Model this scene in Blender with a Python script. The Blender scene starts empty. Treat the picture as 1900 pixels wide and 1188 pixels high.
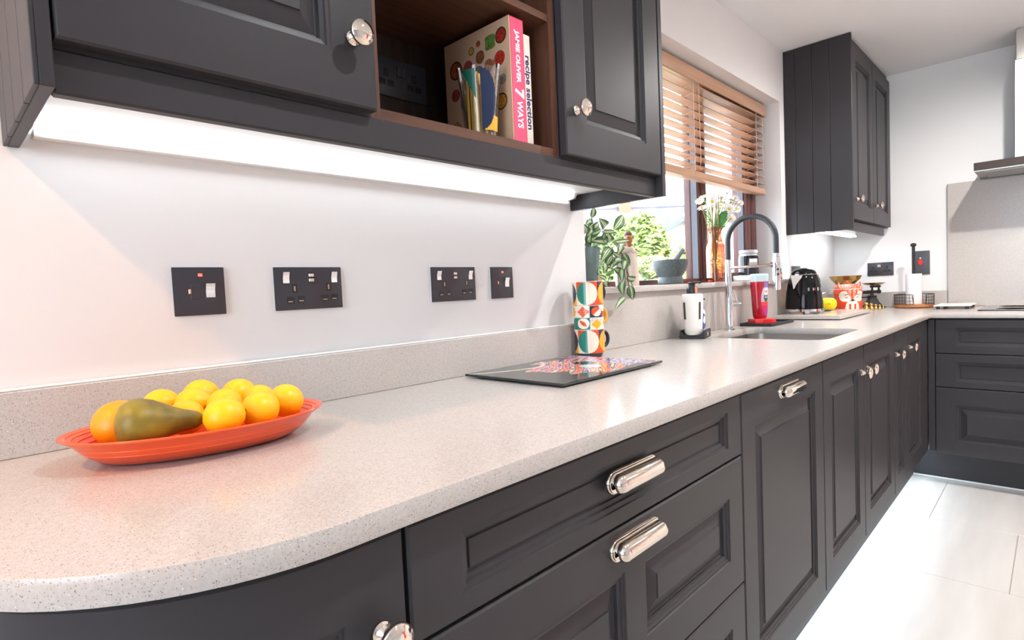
import bpy, bmesh, math, random
from mathutils import Vector, Matrix
random.seed(7)
S = bpy.context.scene
COL = S.collection
R = math.radians
H = 0.91                       # worktop height above the floor

# ------------------------------------------------------------------ camera
def cam_axes(yaw, pitch, roll):
    a, b, r = R(yaw), R(pitch), R(roll)
    fw = Vector((math.cos(b)*math.cos(a), math.cos(b)*math.sin(a), math.sin(b)))
    rt = Vector((math.sin(a), -math.cos(a), 0)); up = rt.cross(fw)
    return fw, math.cos(r)*rt + math.sin(r)*up, -math.sin(r)*rt + math.cos(r)*up
fw, rt, up = cam_axes(43.9235, -2.8834, -2.5755)
cam = bpy.data.cameras.new('camera'); co = bpy.data.objects.new('camera', cam); COL.objects.link(co)
cam.sensor_width = 36; cam.lens = 1057.64/1900*36; cam.clip_start = .02; cam.clip_end = 200
m3 = Matrix((rt, up, -fw)).transposed()
co.matrix_world = Matrix.Translation((-.1352, -1.1155, .2107+H)) @ m3.to_4x4()
S.camera = co
# ------------------------------------------------------------------ colour, sky, sun
vs = S.view_settings
vs.view_transform = 'Standard'; vs.look = 'None'; vs.gamma = 1; vs.use_curve_mapping = False
vs.exposure = 0.30
S.cycles.max_bounces = 8; S.cycles.sample_clamp_indirect = 4.0
S.cycles.caustics_reflective = False; S.cycles.caustics_refractive = False
W = bpy.data.worlds.new('sky'); S.world = W; W.use_nodes = True
bg = W.node_tree.nodes['Background']; bg.inputs[0].default_value = (.82, .91, 1, 1); bg.inputs[1].default_value = 11.0
def light(name, kind, loc, energy, color=(1, 1, 1), rot=(0, 0, 0), parent=None, **k):
    l = bpy.data.lights.new(name, kind); l.energy = energy; l.color = color
    for a, v in k.items(): setattr(l, a, v)
    o = bpy.data.objects.new(name, l); COL.objects.link(o); o.location = loc; o.rotation_euler = rot
    if parent: o.parent = parent; o.location = Vector(loc) - parent.location
    return o
light('sun', 'SUN', (0, -10, 20), 9.0, (1, .96, .9), (R(48), 0, R(-28)), angle=R(3))
# cool fill light added in front of the solid back wall, no opening there
light('dining_end_fill', 'AREA', (-2.55, -1.25, 1.45), 56, (.74, .87, 1), (R(90), 0, R(-90)), shape='RECTANGLE', size=1.7, size_y=1.6)
DOWN = [(-.92, -.36, 64, (1, .45, .15)), (.72, -1.12, 46, (.97, .99, 1)), (1.95, -1.12, 60, (.97, .99, 1)), (3.1, -1.12, 70, (1, .97, .94)),
        (2.1, -2.4, 76, (1, .86, .74)), (3.2, -2.3, 112, (1, .87, .76)), (3.2, -3.4, 118, (1, .87, .76)), (1.1, -3.0, 80, (1, .84, .70)), (-1.4, -2.6, 76, (1, .82, .66))]

# ------------------------------------------------------------------ materials
def srgb(r, g, b):
    f = lambda c: (c/255/12.92) if c/255 <= .04045 else ((c/255+.055)/1.055)**2.4
    return (f(r), f(g), f(b))
MATS = {}
def mat(name, color=(.8, .8, .8), rough=.5, metal=0, emit=None, estr=1, spec=None, alpha=None, trans=0, ior=1.45, coat=0, bump=None, var=None, sss=0):
    if name in MATS: return MATS[name]
    m = bpy.data.materials.new(name); m.use_nodes = True; nt = m.node_tree; b = nt.nodes['Principled BSDF']
    b.inputs['Base Color'].default_value = (*color, 1); b.inputs['Roughness'].default_value = rough; b.inputs['Metallic'].default_value = metal
    b.inputs['IOR'].default_value = ior
    if spec is not None: b.inputs['Specular IOR Level'].default_value = spec
    if trans: b.inputs['Transmission Weight'].default_value = trans
    if coat: b.inputs['Coat Weight'].default_value = coat; b.inputs['Coat Roughness'].default_value = .08
    if alpha is not None: b.inputs['Alpha'].default_value = alpha
    if emit: b.inputs['Emission Color'].default_value = (*emit, 1); b.inputs['Emission Strength'].default_value = estr
    L = nt.links.new
    if bump or var:
        tc = nt.nodes.new('ShaderNodeTexCoord')
        mp = nt.nodes.new('ShaderNodeMapping'); L(tc.outputs['Object'], mp.inputs[0])
        nz = nt.nodes.new('ShaderNodeTexNoise'); L(mp.outputs[0], nz.inputs['Vector'])
        sc, detail = (bump or var)[0], 4
        mp.inputs['Scale'].default_value = sc if isinstance(sc, tuple) else (sc, sc, sc)
        nz.inputs['Scale'].default_value = 1; nz.inputs['Detail'].default_value = detail
        if bump:
            bp = nt.nodes.new('ShaderNodeBump'); bp.inputs['Strength'].default_value = bump[1]; bp.inputs['Distance'].default_value = bump[2]
            L(nz.outputs['Fac'], bp.inputs['Height']); L(bp.outputs[0], b.inputs['Normal'])
        if var:
            cr = nt.nodes.new('ShaderNodeValToRGB')
            cr.color_ramp.elements[0].position = var[3] if len(var) > 3 else .3; cr.color_ramp.elements[0].color = (*var[1], 1)
            cr.color_ramp.elements[1].position = var[4] if len(var) > 4 else .7; cr.color_ramp.elements[1].color = (*var[2], 1)
            L(nz.outputs['Fac'], cr.inputs[0]); L(cr.outputs[0], b.inputs['Base Color'])
    MATS[name] = m
    return m
def quartz(name, base, dark):
    m = mat(name, base, .19); nt = m.node_tree; b = nt.nodes['Principled BSDF']; L = nt.links.new
    tc = nt.nodes.new('ShaderNodeTexCoord')
    def spots(scale, lo, hi):
        v = nt.nodes.new('ShaderNodeTexVoronoi'); v.inputs['Scale'].default_value = scale; L(tc.outputs['Object'], v.inputs['Vector'])
        r = nt.nodes.new('ShaderNodeValToRGB'); r.color_ramp.elements[0].position = lo; r.color_ramp.elements[0].color = (1, 1, 1, 1)
        r.color_ramp.elements[1].position = hi; r.color_ramp.elements[1].color = (0, 0, 0, 1); L(v.outputs['Distance'], r.inputs[0])
        g = nt.nodes.new('ShaderNodeSeparateColor'); L(v.outputs['Color'], g.inputs[0])
        return r, g
    n = nt.nodes.new('ShaderNodeTexNoise'); n.inputs['Scale'].default_value = 260; n.inputs['Detail'].default_value = 3; L(tc.outputs['Object'], n.inputs['Vector'])
    cr = nt.nodes.new('ShaderNodeValToRGB'); cr.color_ramp.elements[0].position = .35; cr.color_ramp.elements[1].position = .65
    cr.color_ramp.elements[0].color = (*[c*.93 for c in base], 1); cr.color_ramp.elements[1].color = (*[min(1, c*1.04) for c in base], 1); L(n.outputs['Fac'], cr.inputs[0])
    col = cr.outputs[0]
    for scale, lo, hi, c, thr in ((300, .12, .28, dark, .66), (520, .15, .33, dark, .55), (340, .10, .20, (.95, .94, .92), .90)):
        r, g = spots(scale, lo, hi)
        th = nt.nodes.new('ShaderNodeMath'); th.operation = 'GREATER_THAN'; th.inputs[1].default_value = thr; L(g.outputs[0], th.inputs[0])
        mu = nt.nodes.new('ShaderNodeMath'); mu.operation = 'MULTIPLY'; L(r.outputs[0], mu.inputs[0]); L(th.outputs[0], mu.inputs[1])
        mx = nt.nodes.new('ShaderNodeMixRGB'); mx.inputs[2].default_value = (*c, 1); L(mu.outputs[0], mx.inputs[0]); L(col, mx.inputs[1]); col = mx.outputs[0]
    L(col, b.inputs['Base Color'])
    return m
def colattr(name, rough=.35, coat=0, metal=0):
    m = mat(name, (1, 1, 1), rough, metal, coat=coat); nt = m.node_tree
    a = nt.nodes.new('ShaderNodeAttribute'); a.attribute_name = 'print'; nt.links.new(a.outputs['Color'], nt.nodes['Principled BSDF'].inputs['Base Color'])
    return m
def wood(name, c0, c1, scale, rough=.45, bumps=.15):
    return mat(name, c0, rough, var=(scale, c0, c1, .35, .68), bump=(scale, bumps, .0006))
M_paint = mat('satin_dark_paint', (.0385, .0355, .0390), .40, spec=.24, bump=((230, 230, 7), .11, .0006))
M_wall = mat('wall_emulsion', (.84, .83, .825), .75, bump=(140, .12, .0006))
M_wall2 = mat('dim_room_emulsion', (.78, .78, .79), .8)
M_ceil = mat('ceiling_emulsion', (.86, .86, .87), .8)
M_quartz = quartz('speckled_quartz', (.50, .46, .43), (.23, .19, .165))
M_board = mat('pale_board', (.80, .80, .80), .45)
M_walnut = wood('walnut_veneer', (.062, .023, .012), (.108, .043, .022), (55, 55, 3.2))
M_walnut_shaded = wood('walnut_veneer_shaded', (.020, .012, .010), (.042, .024, .018), (55, 55, 3.2))  # veneer darkened to carry the shade inside the open shelf
M_walnut_h = wood('walnut_veneer_crossways', (.062, .023, .012), (.108, .043, .022), (3.2, 55, 55))
M_blind = wood('honey_timber_slat', (.47, .27, .165), (.57, .35, .23), (2, 40, 40), .3, .05)
M_frame = wood('mahogany_frame', (.075, .022, .018), (.12, .038, .030), (60, 60, 4), .35, .05)
M_gasket = mat('grey_gasket', (.075, .08, .10), .4)
M_nickel = mat('polished_nickel', (.74, .66, .58), .07, 1)
M_chrome = mat('chrome', (.72, .72, .74), .06, 1)
M_steel = mat('brushed_steel', (.62, .60, .57), .26, 1)
M_steel2 = mat('sink_steel', (.50, .48, .46), .28, 1)
M_brass = mat('brass', (.72, .47, .16), .22, 1)
M_copper = mat('copper', (.80, .42, .26), .18, 1)
M_gun = mat('gunmetal_plate', (.046, .044, .054), .32, .2)
M_black = mat('black_plastic', (.012, .012, .013), .35)
M_matblack = mat('matt_black', (.018, .018, .02), .55)
M_gloss = mat('black_enamel', (.005, .005, .006), .06, spec=.3)
M_iron = mat('black_iron', (.014, .014, .015), .4)
M_white = mat('white_plastic', (.80, .79, .77), .35)
M_paper = mat('white_paper', (.86, .86, .86), .9)
M_ceram = mat('cream_ceramic', (.78, .72, .65), .4)
M_tile = mat('pale_porcelain', (.48, .465, .445), .24, var=((1.2, 9, 1), (.44, .42, .40), (.515, .50, .485)))
M_grout = mat('grout', (.26, .24, .22), .8)
M_led = mat('led_diffuser', (1, 1, 1), .5, emit=(.84, .94, 1), estr=7.0)
M_led2 = mat('led_diffuser_low', (1, 1, 1), .5, emit=(.86, .95, 1), estr=14)
M_led3 = mat('led_diffuser_plinth', (1, 1, 1), .5, emit=(.72, .89, 1), estr=44)
M_down = mat('downlight_lens', (1, 1, 1), .5, emit=(1, .92, .84), estr=20)
M_neon = mat('neon_lamp', (1, .1, .05), .4, emit=(1, .07, .04), estr=3)
M_red = mat('red_panel_paint', (.55, .02, .02), .4)
def thin_glass(name, tint=(1, 1, 1), gloss=.06, rough=0.0):
    m = bpy.data.materials.new(name); m.use_nodes = True; nt = m.node_tree; nt.nodes.remove(nt.nodes['Principled BSDF'])
    out = nt.nodes['Material Output']; t = nt.nodes.new('ShaderNodeBsdfTransparent'); t.inputs[0].default_value = (*tint, 1)
    g = nt.nodes.new('ShaderNodeBsdfGlossy'); g.inputs['Roughness'].default_value = rough
    fr = nt.nodes.new('ShaderNodeLayerWeight'); fr.inputs[0].default_value = .25
    ma = nt.nodes.new('ShaderNodeMath'); ma.operation = 'MULTIPLY_ADD'; ma.inputs[1].default_value = .5; ma.inputs[2].default_value = gloss
    nt.links.new(fr.outputs['Facing'], ma.inputs[0])
    mx = nt.nodes.new('ShaderNodeMixShader'); L = nt.links.new
    L(ma.outputs[0], mx.inputs[0]); L(t.outputs[0], mx.inputs[1]); L(g.outputs[0], mx.inputs[2]); L(mx.outputs[0], out.inputs[0])
    MATS[name] = m; return m
M_pane = thin_glass('window_glass', gloss=.0)
M_glass = thin_glass('drinking_glass', (.97, .97, .97), .04)
M_amber = thin_glass('peach_glass', (.90, .50, .37), .05)

# ------------------------------------------------------------------ mesh building
class MB:
    def __init__(s): s.v = []; s.f = []; s.m = []; s.mi = 0
    def add(s, vs, fs):
        n = len(s.v); s.v += [tuple(p) for p in vs]
        for f in fs: s.f.append([i+n for i in f]); s.m.append(s.mi)
        return s
    def box(s, x0, x1, y0, y1, z0, z1):
        x0, x1 = sorted((x0, x1)); y0, y1 = sorted((y0, y1)); z0, z1 = sorted((z0, z1))
        return s.add([(x, y, z) for z in (z0, z1) for y in (y0, y1) for x in (x0, x1)],
                     [(0, 2, 3, 1), (4, 5, 7, 6), (0, 1, 5, 4), (2, 6, 7, 3), (0, 4, 6, 2), (1, 3, 7, 5)])
    def rbox(s, x0, x1, y0, y1, z0, z1, r=.002, seg=2):
        bm = bmesh.new(); bmesh.ops.create_cube(bm, size=1)
        for v in bm.verts:
            v.co = Vector((x0+(v.co.x+.5)*(x1-x0), y0+(v.co.y+.5)*(y1-y0), z0+(v.co.z+.5)*(z1-z0)))
        bmesh.ops.bevel(bm, geom=bm.edges[:], offset=r, segments=seg, affect='EDGES', profile=.5)
        bm.verts.index_update(); s.add([v.co[:] for v in bm.verts], [[v.index for v in f.verts] for f in bm.faces]); bm.free(); return s
    def lathe(s, prof, seg=24, c=(0, 0, 0), ax=(0, 0, 1), sx=1, sy=1):
        ax = Vector(ax).normalized(); q = Vector((0, 0, 1)).rotation_difference(ax)
        vs = []; fs = []; c = Vector(c); n = len(prof)
        for r, z in prof:
            for k in range(seg):
                a = 2*math.pi*k/seg; vs.append(c + q @ Vector((r*math.cos(a)*sx, r*math.sin(a)*sy, z)))
        for i in range(n-1):
            for k in range(seg):
                k2 = (k+1) % seg; fs.append((i*seg+k, i*seg+k2, (i+1)*seg+k2, (i+1)*seg+k))
        if prof[0][0] > 1e-5: fs.append(tuple(range(seg-1, -1, -1)))
        if prof[-1][0] > 1e-5: fs.append(tuple((n-1)*seg+k for k in range(seg)))
        return s.add(vs, fs)
    def tube(s, pts, r, seg=10, caps=True):
        pts = [Vector(p) for p in pts]; n = len(pts); rs = r if isinstance(r, (list, tuple)) else [r]*n
        vs = []; fs = []; prev = None
        for i, p in enumerate(pts):
            t = (pts[min(i+1, n-1)] - pts[max(i-1, 0)]).normalized()
            if prev is None: u = t.orthogonal().normalized()
            else: u = (prev - t*prev.dot(t)).normalized()
            prev = u; w = t.cross(u)
            for k in range(seg):
                a = 2*math.pi*k/seg; vs.append(p + (u*math.cos(a) + w*math.sin(a))*rs[i])
        for i in range(n-1):
            for k in range(seg):
                k2 = (k+1) % seg; fs.append((i*seg+k, i*seg+k2, (i+1)*seg+k2, (i+1)*seg+k))
        if caps: fs += [tuple(range(seg-1, -1, -1)), tuple((n-1)*seg+k for k in range(seg))]
        return s.add(vs, fs)
    def prism(s, poly, a0, a1, plane='xy'):
        n = len(poly); P = {'xy': lambda p, a: (p[0], p[1], a), 'xz': lambda p, a: (p[0], a, p[1]), 'yz': lambda p, a: (a, p[0], p[1])}[plane]
        return s.add([P(p, a0) for p in poly] + [P(p, a1) for p in poly],
                     [tuple(range(n-1, -1, -1)), tuple(range(n, 2*n))] + [(i, (i+1) % n, n+(i+1) % n, n+i) for i in range(n)])
    def ball(s, c, r, seg=16, rings=10, sc=(1, 1, 1)):
        prof = [(r*math.sin(math.pi*i/rings), -r*math.cos(math.pi*i/rings)) for i in range(rings+1)]
        n = len(s.v); s.lathe(prof, seg, (0, 0, 0))
        for i in range(n, len(s.v)):
            p = s.v[i]; s.v[i] = (c[0]+p[0]*sc[0], c[1]+p[1]*sc[1], c[2]+p[2]*sc[2])
        return s
def thing(name, loc, label, cat, group=None, rotz=0):
    o = bpy.data.objects.new(name, None); COL.objects.link(o); o.location = loc; o.rotation_euler = (0, 0, rotz); o.empty_display_size = .02
    o['label'] = label; o['category'] = cat
    if group: o['group'] = group
    return o
def wloc(p):
    v = Vector((0, 0, 0))
    while p: v += p.location; p = p.parent
    return v
def obj(name, mb, mats, parent=None, smooth=30, local=False, label=None, kind=None, cleanup=True):
    me = bpy.data.meshes.new(name)
    off = Vector((0, 0, 0)) if local or parent is None else wloc(parent)
    me.from_pydata([(p[0]-off.x, p[1]-off.y, p[2]-off.z) for p in mb.v], [], mb.f)
    for m in (mats if isinstance(mats, (list, tuple)) else [mats]): me.materials.append(m)
    me.polygons.foreach_set('material_index', mb.m)
    if cleanup:
        bm = bmesh.new(); bm.from_mesh(me); bmesh.ops.remove_doubles(bm, verts=bm.verts, dist=1e-6)
        bmesh.ops.recalc_face_normals(bm, faces=bm.faces); bm.to_mesh(me); bm.free()
    me.update()
    if smooth: me.shade_smooth(); me.set_sharp_from_angle(angle=R(smooth))
    o = bpy.data.objects.new(name, me); COL.objects.link(o)
    if parent: o.parent = parent
    if label: o['label'] = label
    if kind: o['kind'] = kind
    return o
def solo(name, mb, mats, label, cat, group=None, smooth=30):
    o = obj(name, mb, mats, None, smooth); o['label'] = label; o['category'] = cat
    if group: o['group'] = group
    return o
def struct(name, mb, mats, smooth=0): return obj(name, mb, mats, None, smooth, kind='structure')
def paint(o, fn):
    """printed colour per face; fn gets the face centre in the object's own space"""
    me = o.data; a = me.color_attributes.new('print', 'FLOAT_COLOR', 'CORNER')
    buf = []
    for p in me.polygons:
        c = fn(p.center); buf += [c[0], c[1], c[2], 1.0]*p.loop_total
    a.data.foreach_set('color', buf)
def copy_tree(o, parent=None):
    c = o.copy(); COL.objects.link(c); c.parent = parent
    for ch in o.children: copy_tree(ch, c)
    return c
def text(name, body, size, loc, xd, yd, m, parent, align='LEFT', bold=0, shear=0, spacing=1, depth=.0003, fit=None):
    cu = bpy.data.curves.new(name, 'FONT'); cu.body = body; cu.size = size; cu.align_x = align; cu.align_y = 'CENTER'; cu.extrude = depth
    cu.offset = bold; cu.shear = shear; cu.space_character = spacing; cu.resolution_u = 3
    t = bpy.data.objects.new('tmp', cu); COL.objects.link(t); bpy.context.view_layer.update()
    me = bpy.data.meshes.new_from_object(t.evaluated_get(bpy.context.evaluated_depsgraph_get()))
    bpy.data.objects.remove(t)
    xd = Vector(xd).normalized(); yd = Vector(yd).normalized(); n = xd.cross(yd)
    k = 1
    if fit:
        w = max(v.co.x for v in me.vertices) - min(v.co.x for v in me.vertices); k = fit/w
    off = wloc(parent)
    for v in me.vertices: v.co = Vector(loc) - off + xd*v.co.x*k + yd*v.co.y + n*v.co.z
    me.materials.clear(); me.materials.append(m); me.name = name
    o = bpy.data.objects.new(name, me); COL.objects.link(o); o.parent = parent
    return o
# ------------------------------------------------------------------ fronts
RAISED = [(0, 0), (.0012, -.0030), (.0065, -.0030), (.0075, -.0062), (.0150, -.0078), (.0160, -.0130), (.0205, -.0142), (.0455, -.0062), (.0465, -.0032)]
SLIM = [(0, 0), (.0012, -.0030), (.0080, -.0042), (.0090, -.0080), (.0150, -.0092), (.0160, -.0130), (.0200, -.0135), (.0215, -.0110)]
def front(mb, u0, u1, w0, w1, panels, rings, P, thick=.020, cham=.003):
    """door or drawer front; P(u, w, d) gives the point, d outwards from the front face"""
    def quad(a, b, c, d): mb.add([P(*a), P(*b), P(*c), P(*d)], [(0, 1, 2, 3)])
    def ringq(A, B):
        for k in range(4): quad(A[k], A[(k+1) % 4], B[(k+1) % 4], B[k])
    rc = lambda a, b, c, d, h: [(a, c, h), (b, c, h), (b, d, h), (a, d, h)]
    back = rc(u0, u1, w0, w1, -thick); side = rc(u0, u1, w0, w1, -cham); f = rc(u0+cham, u1-cham, w0+cham, w1-cham, 0)
    quad(*back[::-1]); ringq(back, side); ringq(side, f)
    ua, ub, wa, wb = u0+cham, u1-cham, w0+cham, w1-cham
    edges = [ua] + [e for p in panels for e in (p[0], p[1])] + [ub]
    p_w0, p_w1 = panels[0][2], panels[0][3]
    for i in range(len(edges)-1):
        a, b = edges[i], edges[i+1]
        if i % 2 == 0: quad(*rc(a, b, wa, wb, 0))
        else:
            quad(*rc(a, b, wa, p_w0, 0)); quad(*rc(a, b, p_w1, wb, 0))
            prev = rc(a, b, p_w0, p_w1, 0)
            for ins, h in rings[1:]:
                cur = rc(a+ins, b-ins, p_w0+ins, p_w1-ins, h); ringq(prev, cur); prev = cur
            quad(*prev)
    return mb
def knob_mb(P):
    """P(a, b, d): a, b across the door, d outwards"""
    mb = MB(); mb.lathe([(.0, 0), (.0105, 0), (.0110, .002), (.0110, .004), (.0085, .006), (.0095, .008), (.0075, .011), (.0055, .014), (.0052, .020), (.0075, .025), (.0175, .0265), (.0195, .0285), (.0195, .0325), (.0180, .0345), (.0165, .0350), (.0155, .0362), (.010, .0390), (.005, .0402), (0, .0405)], 28)
    mb.v = [P(*p) for p in mb.v]; return mb
def cup_mb(P):
    mb = MB(); L = .058
    def stadium(h, hw, n=10):   # outline in (u, w)
        pts = []
        for k in range(n+1):
            a = -math.pi/2 + math.pi*k/n; pts.append((hw + h*math.cos(a), h*math.sin(a)))
        for k in range(n+1):
            a = math.pi/2 + math.pi*k/n; pts.append((-hw + h*math.cos(a), h*math.sin(a)))
        return pts
    prev = None; seg = 22
    for h, d in ((.0185, 0), (.0185, .003), (.0175, .0045), (.0165, .0047), (.0160, .0068), (.0150, .0075), (.0115, .0075)):
        ring = [P(u, w, d) for u, w in stadium(h, L-.002)]
        mb.add(ring, [])
        b = len(mb.v) - seg
        if prev is not None:
            for k in range(seg): mb.f.append([prev+k, prev+(k+1) % seg, b+(k+1) % seg, b+k]); mb.m.append(0)
        else: mb.f.append(list(range(b+seg-1, b-1, -1))); mb.m.append(0)
        prev = b
    mb.f.append(list(range(prev, prev+seg))); mb.m.append(0)
    # the capsule shell, cut off flat below
    r = .0158; c = .0135; nA, nT = 12, 26
    st = []
    for i in range(9): st.append((-L*.93 - r*math.cos(i/8*math.pi/2), math.sin(i/8*math.pi/2)))
    for i in range(8, -1, -1): st.append((L*.93 + r*math.cos(i/8*math.pi/2), math.sin(i/8*math.pi/2)))
    def shell(k):
        base = len(mb.v); n = 17
        for u, rr in st:
            for j in range(n):
                a = -.9 + j/(n-1)*(math.pi - .15 + .9)
                w = r*rr*k*math.cos(a); d = c + r*rr*k*math.sin(a)
                mb.v.append(P(u, max(w, -.0135), max(d, .004)))
        for i in range(len(st)-1):
            for j in range(n-1):
                mb.f.append([base+i*n+j, base+(i+1)*n+j, base+(i+1)*n+j+1, base+i*n+j+1]); mb.m.append(0)
    shell(1)
    return mb
# ------------------------------------------------------------------ the room
CZ = H + 1.4698; WX0, WX1, WZ0, WZ1 = 1.38, 3.2206, H+.188, H+1.1862
XF = 4.236; XB = -2.6; YR = -4.2
b = MB(); b.box(XB, WX0, 0, .30, 0, CZ); b.box(WX1, XF, 0, .30, 0, CZ); b.box(WX0, WX1, 0, .30, 0, WZ0); b.box(WX0, WX1, 0, .30, WZ1, CZ)
struct('wall_left', b, M_wall)
struct('wall_far', MB().box(XF, XF+.25, YR, .30, 0, CZ), M_wall)
struct('wall_right', MB().box(XB, XF, YR-.2, YR, 0, CZ), M_wall2)
struct('wall_back', MB().box(XB-.2, XB, YR, .30, 0, CZ), M_wall2)
struct('ceiling', MB().box(XB-.2, XF+.25, YR-.2, .30, CZ, CZ+.2), M_ceil)
fl = struct('floor', MB().box(XB, XF, YR-.2, 0, -.1, -.002), M_grout)
row = 0; TX = 2.405 - .6*8
while TX < XF:
    x0, x1 = max(TX, XB), min(TX+.6, XF); k = round((TX-2.405)/.6); yo = -.992 + .305*k
    while yo < 0: yo += 1.2
    while yo > YR:
        y1, y0 = min(yo, 0), max(yo-1.2, YR)
        if x1 - x0 > .02 and y1 - y0 > .02 and x0 > -1.9:
            obj('tile', MB().rbox(x0+.0013, x1-.0013, y0+.0013, y1-.0013, -.008, random.uniform(-.0002, .0002), .001, 1), M_tile, fl)
        yo -= 1.2
    TX += .6
d1 = struct('red_reflection_panel', MB().rbox(3.05, 3.95, YR+.001, YR+.04, 0, 2.05, .004), M_red)  # unseen red panel, added to give the metal fittings red reflections
obj('panel_handle', MB().tube([(3.15, YR+.04, 1.0), (3.15, YR+.09, 1.0), (3.27, YR+.09, 1.0)], .009), M_nickel, d1)

# ------------------------------------------------------------------ window
w1 = bpy.data.objects.new('window_1', None); COL.objects.link(w1); w1.location = (WX0, .14, WZ0); w1['kind'] = 'structure'; w1.empty_display_size = .02
y0, y1 = .14, .20
b = MB(); b.rbox(WX0, WX0+.05, y0, y1, WZ0, WZ1, .004); b.rbox(WX0, WX1, y0, y1, WZ0, H+.2325, .004); b.rbox(WX0, WX1, y0, y1, WZ1-.06, WZ1, .004); b.rbox(WX1-.04, WX1, y0, y1, WZ0, WZ1, .004)
obj('outer_frame', b, M_frame, w1)
b = MB(); b.rbox(2.475, 2.568, .130, y1, H+.23, WZ1-.05, .006); b.rbox(2.500, 2.540, .120, .14, H+.23, WZ1-.05, .008); b.rbox(2.468, 2.4755, .168, y1, H+.23, WZ1-.05, .002)
obj('mullion', b, M_frame, w1)
obj('gasket', MB().box(2.4715, 2.4765, .1365, .167, H+.23, WZ1-.05), M_gasket, w1)
b = MB()
for a, c in ((3.040, 3.098), (3.108, 3.166)): b.rbox(a, c, .122, y1, H+.225, WZ1-.05, .008)
b.rbox(3.036, 3.185, .136, y1, H+.225, WZ1-.05, .004); b.rbox(2.568, 3.036, .130, y1, H+.225, H+.258, .006); b.rbox(2.568, 3.036, .130, y1, WZ1-.11, WZ1-.05, .006)
obj('casement_frame', b, M_frame, w1)
obj('gasket', MB().box(3.030, 3.0365, .139, .165, H+.26, WZ1-.1), M_gasket, w1)
obj('pane', MB().box(WX0+.045, 2.472, .166, .172, H+.225, WZ1-.055), M_pane, w1)
obj('pane', MB().box(2.566, 3.034, .166, .172, H+.255, WZ1-.1), M_pane, w1)
b = MB(); b.rbox(1.345, 3.25, -.04, -.0, WZ0, H+.2102, .002); b.box(WX0, WX1, -.001, .139, WZ0, H+.2101)
solo('window_sill', b, M_quartz, 'speckled quartz window sill slab carrying the plant and the vases', 'window sill')

# ------------------------------------------------------------------ worktop with the sink cut-out
def rrect(x0, x1, y0, y1, r, n=6):
    pts = []
    for cx, cy, a0 in ((x1-r, y1-r, 0), (x0+r, y1-r, 90), (x0+r, y0+r, 180), (x1-r, y0+r, 270)):
        for i in range(n+1): a = R(a0+90*i/n); pts.append((cx+r*math.cos(a), cy+r*math.sin(a)))
    return pts
def plate(name, outlines, z0, z1, m, bev=.0015):
    cu = bpy.data.curves.new(name, 'CURVE'); cu.dimensions = '2D'; cu.fill_mode = 'BOTH'; cu.extrude = (z1-z0)/2-bev; cu.bevel_depth = bev; cu.bevel_resolution = 1
    cu.offset = -bev
    for pts in outlines:
        sp = cu.splines.new('POLY'); sp.points.add(len(pts)-1); sp.use_cyclic_u = True
        for q, p in zip(sp.points, pts): q.co = (p[0], p[1], 0, 1)
    t = bpy.data.objects.new('tmp', cu); COL.objects.link(t); bpy.context.view_layer.update()
    me = bpy.data.meshes.new_from_object(t.evaluated_get(bpy.context.evaluated_depsgraph_get())); bpy.data.objects.remove(t)
    for v in me.vertices: v.co.z += (z0+z1)/2
    me.materials.clear(); me.materials.append(m); me.name = name
    me.shade_smooth(); me.set_sharp_from_angle(angle=R(25))
    o = bpy.data.objects.new(name, me); COL.objects.link(o); return o
YW = -.6288; XW = 3.5244; SX0, SX1, SY0, SY1 = 1.95, 2.46, -.548, -.112
arc = [(.135 - .298*math.sin(R(a)), YW+.298 - .298*math.cos(R(a))) for a in range(0, 91, 5)]
outline = [(4.215, -.0005), (4.215, -1.62), (XW, -1.62), (XW, YW)] + arc + [(-.163, -.0005)]
wt = plate('worktop', [outline, rrect(SX0, SX1, SY0, SY1, .06)], H-.0274, H, M_quartz)
wt['label'] = 'long L-shaped speckled pale quartz worktop with rounded front corner'; wt['category'] = 'worktop'
b = MB()
pts = rrect(SX0-.004, SX1+.004, SY0-.004, SY1+.004, .063); pin = rrect(SX0+.012, SX1-.012, SY0+.012, SY1-.012, .05)
n = len(pts); z1, z0 = H-.0275, H-.20
b.add([(x, y, z1) for x, y in pts] + [(x, y, z0+.03) for x, y in pts] + [(x, y, z0) for x, y in pin],
      [(i, (i+1) % n, n+(i+1) % n, n+i) for i in range(n)] + [(n+i, n+(i+1) % n, 2*n+(i+1) % n, 2*n+i) for i in range(n)] + [tuple(range(2*n, 3*n))])
sk = thing('kitchen_sink', (2.2, -.33, H-.2), 'stainless steel sink bowl set under the worktop', 'sink')
obj('bowl', b, M_steel2, sk); obj('waste', MB().lathe([(.0, .003), (.03, .004), (.042, .002), (.045, 0)], 24, (2.2, -.30, H-.2)), M_chrome, sk)
def slab(name, label, boxes, cat='upstand'):
    b = MB()
    for q in boxes: b.rbox(*q, .0015, 1)
    o = thing(name, (boxes[0][0], boxes[0][2], boxes[0][4]), label, cat); obj('stone', b, M_quartz, o); return o
u = slab('quartz_upstand', 'low speckled quartz upstand along the wall under the sockets', [(-.163, 1.344, -.02, -.0005, H, H+.0973)])
obj('sealant', MB().rbox(-.163, 1.344, -.016, -.0006, H+.0973, H+.1015, .0015, 1), M_white, u)
slab('sink_splashback', 'speckled quartz slab between the worktop and the window sill', [(1.345, 3.25, -.02, -.0005, H, WZ0)], 'splashback')
u = slab('quartz_upstand', 'low speckled quartz upstand behind the kettle and round the far corner', [(3.251, 4.215, -.02, -.0005, H, H+.0973), (4.2155, 4.2355, -.62, -.0005, H, H+.0973)])
slab('hob_splashback', 'tall pale speckled quartz splashback behind the hob under the cooker hood', [(4.2155, 4.2355, -1.62, -.6236, H, H+.738)], 'splashback')

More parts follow.
